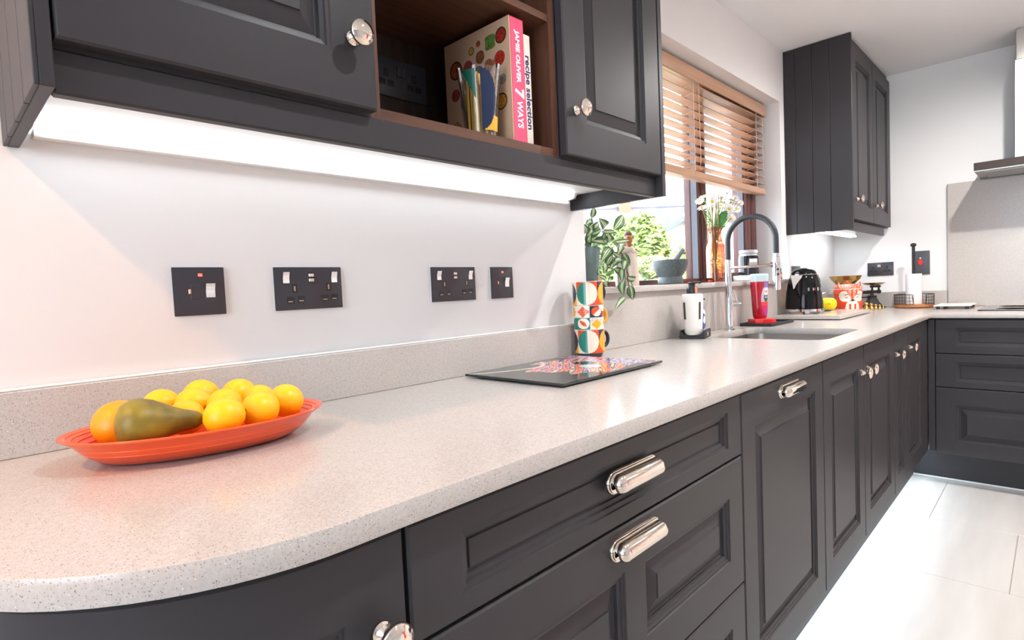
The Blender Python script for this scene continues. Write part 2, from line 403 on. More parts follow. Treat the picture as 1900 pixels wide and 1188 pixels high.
# ------------------------------------------------------------------ wall cabinets
PX = lambda y: (lambda u, w, d: (u, y-d, w))
def door(parent, u0, u1, w0, w1, y, kn=None, cup=None, mg=.075, rings=RAISED, panels=None, mgw=None):
    mgw = mgw or mg
    pan = panels or [(u0+mg, u1-mg, w0+mgw, w1-mgw)]
    d = obj('door', front(MB(), u0, u1, w0, w1, pan, rings, PX(y)), M_paint, parent, 9)
    if kn: obj('knob', knob_mb(lambda a, b, c: (kn[0]+a, y-c, kn[1]+b)), M_nickel, d, 50)
    if cup: obj('cup_handle', cup_mb(lambda a, b, c: (cup[0]+a, y-c, cup[1]+b)), M_nickel, d, 40)
    return d
CT = H+1.4698-.002
ZP = H+.4555; ZB = H+.5035
A = thing('wall_cabinet', (.65, -.16, ZP), 'dark grey wall cabinet with open walnut shelf above the sockets', 'cabinet')
obj('end_panel', MB().rbox(-.0285, -.0145, -.324, -.0005, ZP, CT, .001, 1), M_paint, A)
ys = [-.324, -.243, -.152, -.066, -.0005]
for a, c in zip(ys, ys[1:]): obj('plank', MB().rbox(-.0335, -.0284, a+(.0012 if a > -.32 else 0), c-.0012, ZP, CT, .001, 1), M_paint, A)
obj('end_panel', MB().rbox(1.3098, 1.3288, -.324, -.0005, ZP, CT, .001, 1), M_paint, A)
obj('bottom_board', MB().box(-.0144, 1.3097, -.2825, -.0005, ZB-.002, ZB+.002), M_board, A)
obj('pelmet', MB().rbox(-.0144, 1.3097, -.3025, -.2826, ZP, ZB+.003, .0028, 1), M_paint, A)
obj('carcass', MB().box(-.0144, .4000, -.3, -.0005, ZB+.0021, CT), M_paint, A)
obj('carcass', MB().box(.8865, 1.3097, -.3, -.0005, ZB+.0021, CT), M_paint, A)
door(A, -.0115, .3985, H+.5105, H+1.44, -.324, kn=(.3575, H+.6115))
door(A, .8885, 1.3060, H+.5105, H+1.44, -.324, kn=(.9245, H+.6125))
X0, X1, t = .4006, .8860, .0186
b2 = MB(); b2.box(X0+t, X1-t, -.3, -.012, ZB+.0021, H+.5239)
obj('shelf_side', MB().box(X0, X0+t, -.3, -.0005, ZB+.0021, CT), M_walnut, A); obj('shelf_side', MB().box(X1-t, X1, -.3, -.0005, ZB+.0021, CT), M_walnut, A); obj('shelf_base', b2, M_walnut_h, A)
obj('shelf_board', MB().box(X0+t, X1-t, -.298, -.012, H+.801, H+.8165), M_walnut_h, A)
obj('shelf_back', MB().box(X0+t, X1-t, -.012, -.0005, H+.5239, CT), M_walnut_shaded, A)
led = thing('led_strip_light', (.64, -.03, H+.483), 'glowing white strip light under the nearer wall cabinet', 'light')
b = MB(); prof = [(-.004, H+.5014), (-.004, H+.4865), (-.008, H+.4835), (-.030, H+.4835), (-.042, H+.4865), (-.0475, H+.4945), (-.0475, H+.5014)]
b.prism(prof, .0, 1.272, 'yz'); obj('diffuser', b, M_led, led)
obj('rail', MB().rbox(.0, 1.284, -.022, -.0006, H+.4705, H+.4834, .002), M_white, led)
obj('end_cap', MB().prism(prof, 1.2721, 1.284, 'yz'), M_white, led); obj('end_cap', MB().prism(prof, -.012, -.0001, 'yz'), M_white, led)
# far cabinet
B = thing('wall_cabinet', (3.75, -.17, H+.4566), 'tall dark wall cabinet with planked side in the far corner', 'cabinet')
XB0 = 3.2855; ys = [-.3346, -.2315, -.1445, -.0595, -.0005]
for a, c in zip(ys, ys[1:]): obj('plank', MB().rbox(XB0, XB0+.006, a+(.001 if a > -.33 else 0), c-.001, H+.4566, CT, .001, 1), M_paint, B)
obj('end_panel', MB().box(XB0+.0059, XB0+.019, -.3340, -.0005, H+.4570, CT), M_paint, B)
obj('carcass', MB().box(XB0+.0191, XF-.001, -.314, -.0005, H+.508, CT), M_paint, B)
obj('bottom_board', MB().box(XB0+.0191, 4.115, -.2955, -.0005, H+.497, H+.5075), M_board, B)
obj('pelmet', MB().rbox(XB0+.0191, 4.115, -.314, -.2960, H+.4566, H+.5045, .001, 1), M_paint, B)
door(B, XB0+.017, 3.7465, H+.512, H+1.425, -.3346, kn=(3.351, H+.6165), mg=.078)
door(B, 3.7485, 4.2075, H+.512, H+1.425, -.3346, kn=(3.800, H+.6155), mg=.078)
led = thing('led_strip_light', (3.7, -.06, H+.47), 'glowing white strip light under the far corner cabinet', 'light')
obj('diffuser', MB().rbox(XB0+.05, 4.10, -.165, -.125, H+.462, H+.470, .002), M_led2, led)
obj('profile', MB().box(XB0+.05, 4.10, -.160, -.130, H+.4701, H+.4969), M_white, led)

# ------------------------------------------------------------------ base cabinets
YD = -.6108; ZT = H-.036; ZBt = H-.735
def carc(parent, x0, x1, top=H-.029): obj('carcass', MB().box(x0, x1, -.5895, -.022, .172, top), M_paint, parent)
c = thing('base_cabinet', (.0, -.3, .17), 'curved end base cabinet under the rounded worktop corner', 'cabinet')
rr_ = .280; cxx, cyy = .135, YD+.280
poly = [(.2085, -.022), (.2085, -.589)] + [(cxx - (rr_-.022)*math.sin(R(a)), cyy - (rr_-.022)*math.cos(R(a))) for a in range(0, 91, 6)] + [(cxx-rr_+.022, -.022)]
obj('carcass', MB().prism(poly, .172, H-.029), M_paint, c)
mb = MB(); UL = (.2065-cxx) + rr_*math.pi/2
front(mb, 0, UL, ZBt, ZT, [(.085, UL-.072, ZBt+.075, ZT-.075)], RAISED, lambda u, w, d: (u, w, d))
bm = bmesh.new(); vs_ = [bm.verts.new(v) for v in mb.v]
for f in mb.f: bm.faces.new([vs_[i] for i in f])
bmesh.ops.remove_doubles(bm, verts=bm.verts, dist=1e-6)
for k in range(1, 26):
    bmesh.ops.bisect_plane(bm, geom=bm.verts[:]+bm.edges[:]+bm.faces[:], plane_co=(UL*k/26*.87, 0, 0), plane_no=(1, 0, 0))
bm.verts.index_update()
def bend(u, w, d):
    s = UL - u                                    # distance back from the right-hand edge
    if s <= .2065-cxx: return (.2065-s, YD-d, w)
    a = (s-(.2065-cxx))/rr_
    return (cxx-(rr_+d)*math.sin(a), cyy-(rr_+d)*math.cos(a), w)
mb = MB(); mb.add([bend(*v.co) for v in bm.verts], [[v.index for v in f.verts] for f in bm.faces]); bm.free()
dd = obj('door', mb, M_paint, c, 12)
obj('knob', knob_mb(lambda a, b, e: (.172+a, YD-e, H-.133+b)), M_nickel, dd, 50)
c = thing('base_cabinet', (.65, -.3, .17), 'wide dark drawer unit with three drawers and cup handles nearest the camera', 'cabinet')
carc(c, .2095, 1.0995)
def drawer(parent, u0, u1, w0, w1, panels, rings, cup, y=YD, P=None):
    d = obj('drawer_front', front(MB(), u0, u1, w0, w1, panels, rings, P or PX(y)), M_paint, parent, 9)
    if cup: obj('cup_handle', cup_mb(lambda a, b, e: (cup[0]+a, y-e, cup[1]+b)), M_nickel, d, 40)
drawer(c, .2115, 1.0980, H-.1705, ZT, [(.286, 1.031, H-.143, H-.0655)], SLIM, (.655, H-.0955))
drawer(c, .2115, 1.0980, H-.4577, H-.1745, [(.284, .6255, H-.3865, H-.250), (.685, 1.029, H-.3865, H-.250)], RAISED, (.658, H-.2050))
drawer(c, .2115, 1.0980, ZBt, H-.4617, [(.284, .6255, H-.663, H-.534), (.685, 1.029, H-.663, H-.534)], RAISED, (.658, H-.4905))
c = thing('integrated_dishwasher', (1.4, -.3, .17), 'tall single dark door with one cup handle hiding an appliance', 'dishwasher')
carc(c, 1.1005, 1.6995); door(c, 1.1025, 1.6985, ZBt, ZT-.002, YD, cup=(1.405, H-.0705))
c = thing('base_cabinet', (2.2, -.3, .17), 'double door dark cabinet below the sink with two adjacent knobs', 'cabinet')
carc(c, 1.7005, 2.6995, H-.205); door(c, 1.7025, 2.1865, ZBt, ZT-.002, YD, kn=(2.140, H-.1295)); door(c, 2.1905, 2.6985, ZBt, ZT-.002, YD, kn=(2.227, H-.1265))
c = thing('base_cabinet', (3.05, -.3, .17), 'dark corner base cabinet with one narrow and one wider door', 'cabinet')
carc(c, 2.7005, 3.54); door(c, 2.7025, 2.9485, ZBt, ZT-.002, YD, kn=(2.728, H-.131), mg=.068, mgw=.075); door(c, 2.9505, 3.4085, ZBt, ZT-.002, YD, kn=(3.022, H-.1295), mg=.077)
obj('corner_post', MB().rbox(3.4105, 3.5420, YD, -.5896, ZBt, ZT, .002, 1), M_paint, c)
XD = 3.5424
c = thing('base_cabinet', (3.9, -1.1, .17), 'dark drawer unit of three drawers under the hob against the far wall', 'cabinet')
obj('carcass', MB().box(XD+.021, 4.2, -1.56, -.612, .172, H-.029), M_paint, c)
obj('corner_post', MB().rbox(XD+.0005, XD+.0205, -.6425, -.613, ZBt, ZT, .002, 1), M_paint, c)
PF = lambda u, w, d: (XD-d, u, w)
for w0, w1, p0, p1, rg in ((H-.2125, ZT, H-.172, H-.0775, SLIM), (H-.390, H-.2155, H-.3595, H-.2558, SLIM), (H-.745, H-.393, H-.678, H-.4805, RAISED)):
    f = obj('drawer_front', front(MB(), -1.543, -.6445, w0, w1, [(-1.459, -.728, p0, p1)], rg, PF), M_paint, c, 9)
    zc_ = (p0+p1)/2
    if rg is RAISED: zc_ = w1-.045
    obj('cup_handle', cup_mb(lambda a, b, e: (XD-e, -1.094-a, zc_+b)), M_nickel, f, 40)
p = thing('plinth', (1.7, -.53, 0), 'dark recessed plinth board under the long run of cabinets', 'plinth')
obj('board', MB().box(.1, 3.6535, -.5273, -.51, .001, .1715), M_paint, p)
p = thing('plinth', (3.66, -1.1, 0), 'dark plinth board under the far drawer unit', 'plinth')
obj('board', MB().box(3.6539, 3.672, -1.56, -.5275, .001, .1715), M_paint, p)
obj('seal', MB().box(3.650, 3.6538, -1.56, -.5275, .001, .008), M_white, p)
led = thing('plinth_strip_light', (1.8, -.55, .165), 'thin cool light strip hidden under the long run of cabinets', 'light')
obj('diffuser', MB().box(.3, 3.60, -.552, -.535, .166, .1715), M_led3, led)

# ------------------------------------------------------------------ hob, hood
o = thing('cooker_hood', (4.05, -1.08, H+.745), 'slim steel chimney cooker hood above the hob', 'cooker hood')
M_hood = mat('dark_bronze_steel', (.055, .040, .033), .30, .6)
b = MB(); b.rbox(3.88, 4.2345, -1.377, -.777, H+.7505, H+.792, .001, 1); obj('canopy', b, M_hood, o)
obj('underside', MB().rbox(3.882, 4.2345, -1.375, -.779, H+.744, H+.7504, .001, 1), M_steel, o)
for y in (-1.35, -1.08): obj('filter', MB().rbox(3.93, 4.19, y+.005, y+.262, H+.741, H+.7439, .002, 1), M_steel2, o)
obj('chimney', MB().rbox(3.95, 4.2345, -1.214, -.94, H+.7921, H+1.31, .002, 1), M_steel, o)
obj('chimney', MB().rbox(3.956, 4.2345, -1.208, -.946, H+1.3101, CZ-.0005, .002, 1), M_steel, o)
o = thing('induction_hob', (3.93, -1.1, H), 'black glass hob flush on the worktop at the right edge', 'hob')
obj('glass_plate', MB().rbox(3.675, 4.165, -1.39, -.807, H+.0003, H+.0055, .001, 1), mat('hob_glass', (.012, .012, .013), .04), o)
for x, y in ((3.80, -.95), (4.03, -.95), (3.80, -1.24), (4.03, -1.24)): obj('zone_ring', MB().lathe([(.078, .0056), (.080, .0058), (.082, .0056)], 32, (x, y, H)), M_white, o)

# ------------------------------------------------------------------ ceiling downlights
for i, (x, y, e, c_) in enumerate(DOWN):
    where = ['over the rounded worktop corner', 'over the drawer unit', 'in front of the sink', 'in the far corner by the hob', 'in the middle of the ceiling', 'in front of the far drawers', 'by the added red panel', 'near the wall behind the photographer', 'at the dining end'][i]
    o = thing('downlight', (x, y, CZ), 'small round white ceiling downlight ' + where, 'ceiling light', 'recessed ceiling downlights')
    obj('bezel', MB().lathe([(.030, -.001), (.034, -.004), (.042, -.004), (.045, -.0005)], 32, (x, y, CZ)), M_white, o)
    obj('lens', MB().lathe([(0, -.0015), (.030, -.0015)], 24, (x, y, CZ)), M_down, o)
    light('lamp', 'SPOT', (x, y, CZ-.012), e, c_, (0, 0, 0), o, spot_size=R((140, 128, 128, 176, 84, 150, 110, 84, 84)[i]), spot_blend=.6, shadow_soft_size=.022)
# ------------------------------------------------------------------ sockets
class LB(MB):
    """boxes in wall coordinates: a along the wall, b up, d out of the wall"""
    def __init__(s, P): super().__init__(); s.P = P
    def done(s): s.v = [s.P(*p) for p in s.v]; return s
def lrb(P, a0, a1, b0, b1, d0, d1, r=.001, seg=1):
    m = LB(P); m.rbox(a0, a1, b0, b1, d0, d1, r, seg); return m.done()
M_rim = mat('pale_gasket', (.75, .75, .75), .6)
M_slit = mat('brass_contact', (.42, .36, .29), .35, 1)
def outlet(P, loc, label, kind, chrome=True):
    M_pl = mat('slate_plate', (.045, .05, .06), .4) if kind == 'mid' else M_gun
    o = thing('wall_socket' if kind != 'spur' else 'fused_switch', loc, label, 'socket' if kind != 'spur' else 'switch')
    w = {'double': .146, 'spur': .086, 'mid': .146, 'far': .146}[kind]
    obj('back_gasket', lrb(P, .001, w-.001, -.085, -.0002, .0002, .0035, .0008), M_rim, o)
    obj('face_plate', lrb(P, 0, w, -.086, 0, .0036, .0066, .0014, 2), M_pl, o)
    ms = M_chrome if chrome else M_pl
    def sw(a, b, w_=.013, h_=.022):
        m = LB(P); m.add([(a-w_/2, b-h_/2, .0066), (a+w_/2, b-h_/2, .0066), (a+w_/2, b+h_/2, .0066), (a-w_/2, b+h_/2, .0066),
                          (a-w_/2, b-h_/2, .0085), (a+w_/2, b-h_/2, .0085), (a+w_/2, b+h_/2, .0120), (a-w_/2, b+h_/2, .0120), (a-w_/2, b, .0086), (a+w_/2, b, .0086)],
                         [(0, 1, 2, 3), (4, 5, 9, 8), (8, 9, 6, 7), (0, 1, 5, 4), (2, 3, 7, 6), (1, 2, 6, 9, 5), (3, 0, 4, 8, 7)])
        obj('switch', m.done(), ms, o, 20)
    def pin(a, b, w_, h_):
        q = obj('pin_socket', lrb(P, a-w_/2, a+w_/2, b-h_/2, b+h_/2, .0064, .0069, .0002), M_black, o)
        m = LB(P)
        if h_ > w_: m.box(a-w_*.14, a+w_*.14, b-h_*.3, b+h_*.3, .0068, .0071)
        else: m.box(a-w_*.28, a+w_*.28, b-h_*.3, b-h_*.14, .0068, .0071)
        obj('contact', m.done(), M_slit if chrome else M_gun, q, 0)
    if kind == 'double':
        sw(.024, -.021); sw(.128, -.021)
        q = obj('usb_panel', lrb(P, .070, .086, -.032, -.011, .0064, .0070, .0003), M_black, o)
        for b in (-.0165, -.0265): obj('usb_port', lrb(P, .0725, .0835, b-.003, b+.003, .0069, .0074, .0003), M_steel, q)
        for a, b in ((.041, -.043), (.115, -.041)): pin(a, b, .012, .017)
        for a, b in ((.031, -.066), (.054, -.065), (.106, -.064), (.127, -.063)): pin(a, b, .017, .0135)
    elif kind in ('mid', 'far'):
        if kind == 'mid': sw(.067, -.028, .011, .021); sw(.079, -.028, .011, .021)
        else: obj('usb_panel', lrb(P, .057, .075, -.030, -.014, .0064, .0072, .0003), M_steel, o)
        for a, b in ((.032, -.034), (.110, -.034)): pin(a, b, .013, .018)
        for a, b in ((.021, -.056), (.044, -.056), (.099, -.056), (.121, -.056)): pin(a, b, .017, .013)
    else:
        obj('neon_light', lrb(P, .0415, .0485, -.0165, -.0115, .0064, .0074, .0004), M_neon, o)
        q = obj('fuse_holder', lrb(P, .028, .0435, -.057, -.030, .0064, .0074, .0004), M_gun, o)
        obj('clip', lrb(P, .0245, .0285, -.047, -.039, .0064, .0078, .0004), M_copper, q)
        sw(.060, -.042, .0155, .025)
    return o
ZS = H + .2787
def wallP(x0, z0, y0=0): return lambda a, b, d: (x0+a, y0-.0004-d, z0+b)
for x, k, lb in ((.1727, 'spur', 'larger looking black fused switch with red light, left of all sockets'),
                 (.3499, 'double', 'black double socket with chrome switches beside the left fused switch'),
                 (.7378, 'double', 'black double socket with chrome switches next to the right fused switch'),
                 (.9410, 'spur', 'black fused switch with red light nearest the stacked mugs')):
    outlet(wallP(x, ZS), (x, 0, ZS-.086), lb, k)
outlet(wallP(.598, H+.751, -.0121), (.598, -.012, H+.66), 'dark double socket on the back of the open walnut shelf', 'mid', False)
farP = lambda y0, z0: (lambda a, b, d: (XF-.0004-d, y0-a, z0+b))
outlet(farP(-.197, H+.2906), (XF, -.197, H+.2), 'black double socket on the far wall above the kitchen scales', 'far', False)
outlet(wallP(3.352, H+.283), (3.352, 0, H+.2), 'black double socket mostly hidden behind the kettle', 'mid', False)
P = farP(-.447, H+.348)
o = thing('cooker_switch', (XF, -.447, H+.2), 'tall black switch plate with red rocker behind the kitchen roll', 'switch')
obj('face_plate', lrb(P, 0, .086, -.148, 0, .0002, .0066, .0014, 2), mat('grey_plate', (.07, .075, .085), .4), o)
r = LB(P); r.lathe([(0, .0125), (.010, .012), (.0125, .009), (.0125, .0066)], 20, (.038, -.072, 0), (0, 0, 1), 1, 1.5); obj('rocker', r.done(), mat('red_plastic', (.75, .02, .02), .35), o)
r = LB(P); r.lathe([(0, .009), (.004, .0086), (.005, .0066)], 12, (.038, -.045, 0), (0, 0, 1)); obj('indicator', r.done(), M_white, o)

# ------------------------------------------------------------------ books and tumbler on the open shelf
M_print = colattr('printed_paper', .45)
def sd(x, y): return math.sin(x*127.1+y*311.7)*43758.5453 % 1
bz = H + .5241
o = thing('cookbook', (.784, -.175, bz), 'thick cookbook with pink spine and pale cover of food photographs', 'book', 'books on the open shelf')
obj('pages', MB().box(.7645, .8035, -.278, -.072, bz+.003, bz+.262), M_paper, o)
obj('back_cover', MB().rbox(.8036, .806, -.281, -.07, bz, bz+.266, .0006, 1), mat('cover_pink', srgb(236, 84, 118), .4), o)
sp = obj('spine', MB().rbox(.7655, .8036, -.2815, -.2786, bz, bz+.266, .001, 1), MATS['cover_pink'], o)
fcov = obj('front_cover', MB().rbox(.7615, .7640, -.2815, -.07, bz, bz+.266, .0006, 1), mat('cover_cream', srgb(208, 172, 142), .5), o)
# the food photographs: flat prints on the cover
dishes = [(.012, .222, .017, (150, 40, 30)), (.045, .218, .019, (90, 120, 50)), (.082, .226, .009, (150, 75, 40)), (.105, .217, .009, (190, 140, 60)), (.078, .196, .018, (140, 85, 50)), (.118, .186, .019, (170, 70, 60)), (.160, .190, .021, (180, 90, 45)),
          (.018, .176, .020, (170, 45, 30)), (.052, .170, .018, (160, 95, 60)), (.085, .163, .016, (120, 100, 50)), (.123, .150, .018, (150, 50, 40)), (.012, .130, .014, (140, 120, 110)), (.018, .085, .018, (190, 130, 50)), (.164, .135, .018, (150, 60, 50)), (.165, .060, .020, (190, 140, 90)), (.130, .110, .018, (190, 150, 70)), (.10, .120, .017, (130, 110, 70))]
for i, (a, b_, rr, c) in enumerate(dishes):
    y, z = -.268 + a, bz + b_ + .01
    g = MB(); ring = [(0, 0)]
    vs_ = [(.7613, y, z)]; fs_ = []; cols = []
    for k, fr_ in enumerate((.3, .55, .72, .8, 1.0)):
        for j in range(18):
            t_ = 2*math.pi*j/18; sq = 1 if i not in (1, 10) else 1/max(abs(math.cos(t_)), abs(math.sin(t_)))*.8
            vs_.append((.7613, y+rr*fr_*sq*math.cos(t_), z+rr*fr_*sq*math.sin(t_)))
    for j in range(18): fs_.append((0, 1+j, 1+(j+1) % 18))
    for k in range(4):
        for j in range(18): fs_.append((1+k*18+j, 1+k*18+(j+1) % 18, 1+(k+1)*18+(j+1) % 18, 1+(k+1)*18+j))
    g.add(vs_, fs_); ph = obj('food_picture', g, M_print, fcov, 0, cleanup=False)
    lc = ph.data
    base = srgb(*c); rim = srgb(205, 180, 160) if i % 3 else srgb(70, 45, 35)
    oy, oz = y - wloc(ph).y, z - wloc(ph).z
    def fcol(p):
        d_ = math.hypot(p.y-oy, p.z-oz)/rr
        if d_ > .76 and i != 1: return rim
        k = .55 + .9*sd(round(p.y*420), round(p.z*420)+i); return tuple(min(1, q_*k) for q_ in base)
    paint(ph, fcol)
M_ltr = mat('white_ink', (.9, .87, .86), .5)
for body, size, z, fit in (('JAMIE OLIVER', .0165, .238, .110), ('7', .036, .118, None), ('WAYS', .0235, .092, .058)):
    text('lettering', body, size, (.7845, -.2817, bz+z), (0, 0, -1), (1, 0, 0), M_ltr, o, bold=.0006 if body != '7' else .0016, fit=fit)
o = thing('recipe_book', (.817, -.175, bz), 'thinner white recipe folder with dark lettering beside the pink book', 'book', 'books on the open shelf')
obj('cover', MB().rbox(.8068, .8272, -.280, -.08, bz, bz+.240, .0015, 2), mat('cover_white', srgb(232, 222, 208), .45), o)
text('lettering', 'recipe selection', .0215, (.8168, -.2802, bz+.196), (0, 0, -1), (1, 0, 0), mat('navy_ink', srgb(40, 40, 95), .5), o, bold=.0005, fit=.158)
# tumbler
gx, gy = .709, -.238
o = thing('glass_tumbler', (gx, gy, bz), 'clear glass tumbler printed with blue and green shapes, holding gold straws', 'glass')
prof = [(.0, .0), (.0325, .0), (.0335, .004), (.0445, .142), (.0450, .146), (.0438, .146), (.0320, .008), (0, .007)]
obj('glass_body', MB().lathe(prof, 40, (gx, gy, bz)), M_glass, o, 40)
va = math.atan2(-1.1155-gy, -.1352-gx)
def glass_patch(name, fn, m):
    g = MB(); n1, n2 = 64, 44; vs_ = []; fs_ = []
    for j in range(n2+1):
        h = .010 + .132*j/n2; rr = .0335 + .011*(h-.004)/.138 + .0004
        for i in range(n1+1):
            t_ = va + (-1.25 + 2.5*i/n1); vs_.append((gx+rr*math.cos(t_), gy+rr*math.sin(t_), bz+h))
    for j in range(n2):
        for i in range(n1):
            if fn(-1.25+2.5*(i+.5)/n1, (j+.5)/n2): fs_.append((j*(n1+1)+i, j*(n1+1)+i+1, (j+1)*(n1+1)+i+1, (j+1)*(n1+1)+i))
    g.add(vs_, fs_); obj(name, g, m, o, 60)
glass_patch('print', lambda s, h: s > .08 and math.hypot((s-.08)/.85, (h-.53)/.46) < 1, mat('ink_blue', srgb(4, 28, 64), .35))
glass_patch('print', lambda s, h: s > .2 and h < .3 and math.hypot((s-.08)/.85, (h-.53)/.46) >= 1 and h > .07, mat('ink_yellow', srgb(225, 170, 50), .35))
glass_patch('print', lambda s, h: -.95 < s < -.2 and h > .55 and (s+.95) > (1-h)*1.6 and h < .98, mat('ink_green', srgb(20, 85, 70), .35))
M_straw = mat('gold_straw', (.85, .55, .14), .3, .6)
for i in range(34):
    a = i*2.4; r_ = .004 + .0245*math.sqrt((i+.5)/34); x, y = gx+r_*math.cos(a), gy+r_*math.sin(a)
    k = 1.0
    s_ = thing('drinking_straw', (x, y, bz+.008), 'thin gold paper straw standing in the printed tumbler', 'straw', 'gold straws in the tumbler') if i == 0 else None
    if i == 0: straw0 = s_; obj('tube', MB().tube([(x, y, bz+.0085), (x, y, bz+.136)], .0031, 8), M_straw, straw0); sx0, sy0 = x, y
    else:
        c = copy_tree(straw0); c.location = (x, y, bz+.008); c.rotation_euler = (random.uniform(-.03, .03), random.uniform(-.03, .03), 0)
for x, y, tx, ty, top in ((gx-.010, gy+.022, gx-.030, gy+.030, .156), (gx+.004, gy-.024, gx+.022, gy-.036, .158)):
    s_ = thing('drinking_straw', (x, y, bz+.01), 'shiny silver metal straw leaning on the tumbler rim, %s' % ('at its left' if tx < gx else 'at its right'), 'straw')
    obj('tube', MB().tube([(x, y, bz+.009), (tx, ty, bz+top)], .0042, 12), M_chrome, s_)

# ------------------------------------------------------------------ oval dish of fruit
def loft(rings, seg=48, cap0=True, cap1=True):
    """rings of (cx, cy, rx, ry, z)"""
    m = MB(); vs_ = []; fs_ = []
    for cx, cy, rx, ry, z in rings:
        for k in range(seg): a = 2*math.pi*k/seg; vs_.append((cx+rx*math.cos(a), cy+ry*math.sin(a), z))
    n = len(rings)
    for i in range(n-1):
        for k in range(seg): k2 = (k+1) % seg; fs_.append((i*seg+k, i*seg+k2, (i+1)*seg+k2, (i+1)*seg+k))
    if cap0: fs_.append(tuple(range(seg-1, -1, -1)))
    if cap1: fs_.append(tuple((n-1)*seg+k for k in range(seg)))
    return m.add(vs_, fs_)
o = thing('oval_dish', (.148, -.195, H), 'coral orange oval ribbed ceramic dish holding the fruit', 'dish', rotz=R(-11))
rg = [(0, 0, .118, .060, .0005), (0, 0, .128, .070, .003), (0, 0, .140, .084, .012), (0, 0, .1475, .0915, .0185), (0, 0, .1475, .0915, .0195), (0, 0, .1545, .0970, .0265), (0, 0, .1545, .0970, .0275), (0, 0, .162, .1035, .0345), (0, 0, .1715, .1115, .0400), (0, 0, .1730, .1125, .0420), (0, 0, .1715, .1110, .0436),
      (0, 0, .163, .103, .0415), (0, 0, .1625, .1025, .0402), (0, 0, .157, .098, .0385), (0, 0, .1565, .0975, .0370), (0, 0, .151, .093, .0335), (0, 0, .1505, .0925, .0320), (0, 0, .144, .087, .0275), (0, 0, .1435, .0865, .026), (0, 0, .133, .077, .016), (0, 0, .120, .064, .0085)]
obj('dish_body', loft(rg, 72), mat('coral_glaze', srgb(234, 88, 44), .18, coat=.25), o, 25, local=True)
M_lemon = mat('lemon_peel', srgb(248, 186, 16), .38, bump=(420, .25, .0008), sss=.1)
M_orange = mat('orange_peel', srgb(244, 150, 12), .38, bump=(420, .3, .0008))
def fruit_mb(L, r, nip=.12):
    prof = [(0, -L)]
    for i in range(1, 16):
        t_ = -1 + 2*i/16; prof.append((r*math.sqrt(max(0, 1-t_*t_))*(1-.04*t_), L*(t_*(1-nip*.6) + (nip*.6)*t_**5)))
    prof.append((0, L)); return MB().lathe(prof, 24)
names = ['tucked behind the pear', 'in the middle row beside the pear', 'in the back row behind the pear', 'at the top of the back row, left', 'in the front row at the middle of the dish', 'in the middle row between two others', 'highest at the back middle', 'in the back row, second from the right end', 'largest in the front row near the right end', 'alone at the right end of the dish']
lem = [(0.1182, -0.1042, 0.9663, 20, 0.0265), (0.1250, -0.1951, 0.9580, 60, 0.0255), (0.1504, -0.1488, 0.9682, -40, 0.0255), (0.1767, -0.1007, 0.9726, 10, 0.0265), (0.1545, -0.2640, 0.9626, -25, 0.0262), (0.1791, -0.1958, 0.9667, 75, 0.0255), (0.2267, -0.1246, 0.9692, 5, 0.026), (0.2388, -0.1764, 0.9630, 80, 0.0245), (0.2103, -0.2500, 0.9605, 15, 0.027), (0.2610, -0.2254, 0.9631, 90, 0.0262)]
for (x, y, z, a, r_), nm in zip(lem, names):
    f = thing('lemon', (x, y, z), 'small golden yellow lemon ' + nm, 'lemon', 'lemons in the oval dish')
    f.rotation_euler = (R(82+random.uniform(-15, 15)), 0, R(a+90))
    obj('peel', fruit_mb(r_*1.10, r_), M_lemon, f, 60, local=True)
    obj('stem_scar', MB().lathe([(.0022, r_*1.07), (.0028, r_*1.098), (0, r_*1.105)], 8), mat('stem_scar', (.12, .10, .03), .7), f, 60, local=True)
f = thing('orange', (0.0497, -0.1650, 0.9603), 'bright orange citrus fruit half hidden behind the pear', 'orange'); f.rotation_euler = (R(20), R(15), 0)
obj('peel', fruit_mb(.0325, .0335, 0), M_orange, f, 60, local=True)
f = thing('pear', (.062, -.233, .9680), 'olive green and brown pear lying in front at the left of the dish', 'pear'); f.rotation_euler = (0, R(97), R(-3))
pr = [(0, -.030), (.010, -.0305), (.022, -.027), (.0305, -.016), (.0325, -.003), (.030, .010), (.025, .023), (.0195, .036), (.0155, .048), (.0135, .058), (.0115, .066), (.007, .072), (0, .0735)]
obj('skin', MB().lathe(pr, 32), mat('pear_skin', srgb(122, 98, 22), .42, var=(26, srgb(98, 80, 22), srgb(152, 134, 40))), f, 60, local=True)
obj('stalk', MB().tube([(0, 0, .070), (.001, .001, .075), (.002, .003, .079)], .0017, 8), mat('stalk', (.08, .05, .02), .8), f, 60, local=True)

# ------------------------------------------------------------------ stacked mugs
M_glaze = colattr('printed_glaze', .22, .3)
TEAL, CREAM, ORG, YEL, NAVY = srgb(8, 122, 106), srgb(238, 224, 204), srgb(216, 76, 34), srgb(236, 166, 28), srgb(38, 42, 62)
mx, my = 1.288, -.072
vm = math.atan2(-1.1155-my, -.1352-mx)
def big(s, h):
    W_ = 1.49; k = math.floor((s+.82)/W_); u = (s+.82) - k*W_ - W_/2; k %= 4
    ins = math.hypot(u/.72, (h-.5)/.49) < 1
    if k == 0: return (TEAL if u < -.05 else CREAM) if ins else (ORG if (u > 0 or h > .5) else CREAM)
    if k == 1: return (YEL if u < 0 else CREAM) if ins else (NAVY if h > .5 else ORG)
    if k == 3: return (CREAM if u < 0 else NAVY) if ins else (CREAM if h > .5 else YEL)
    return (ORG if u < 0 else TEAL) if ins else (CREAM if h > .5 else NAVY)
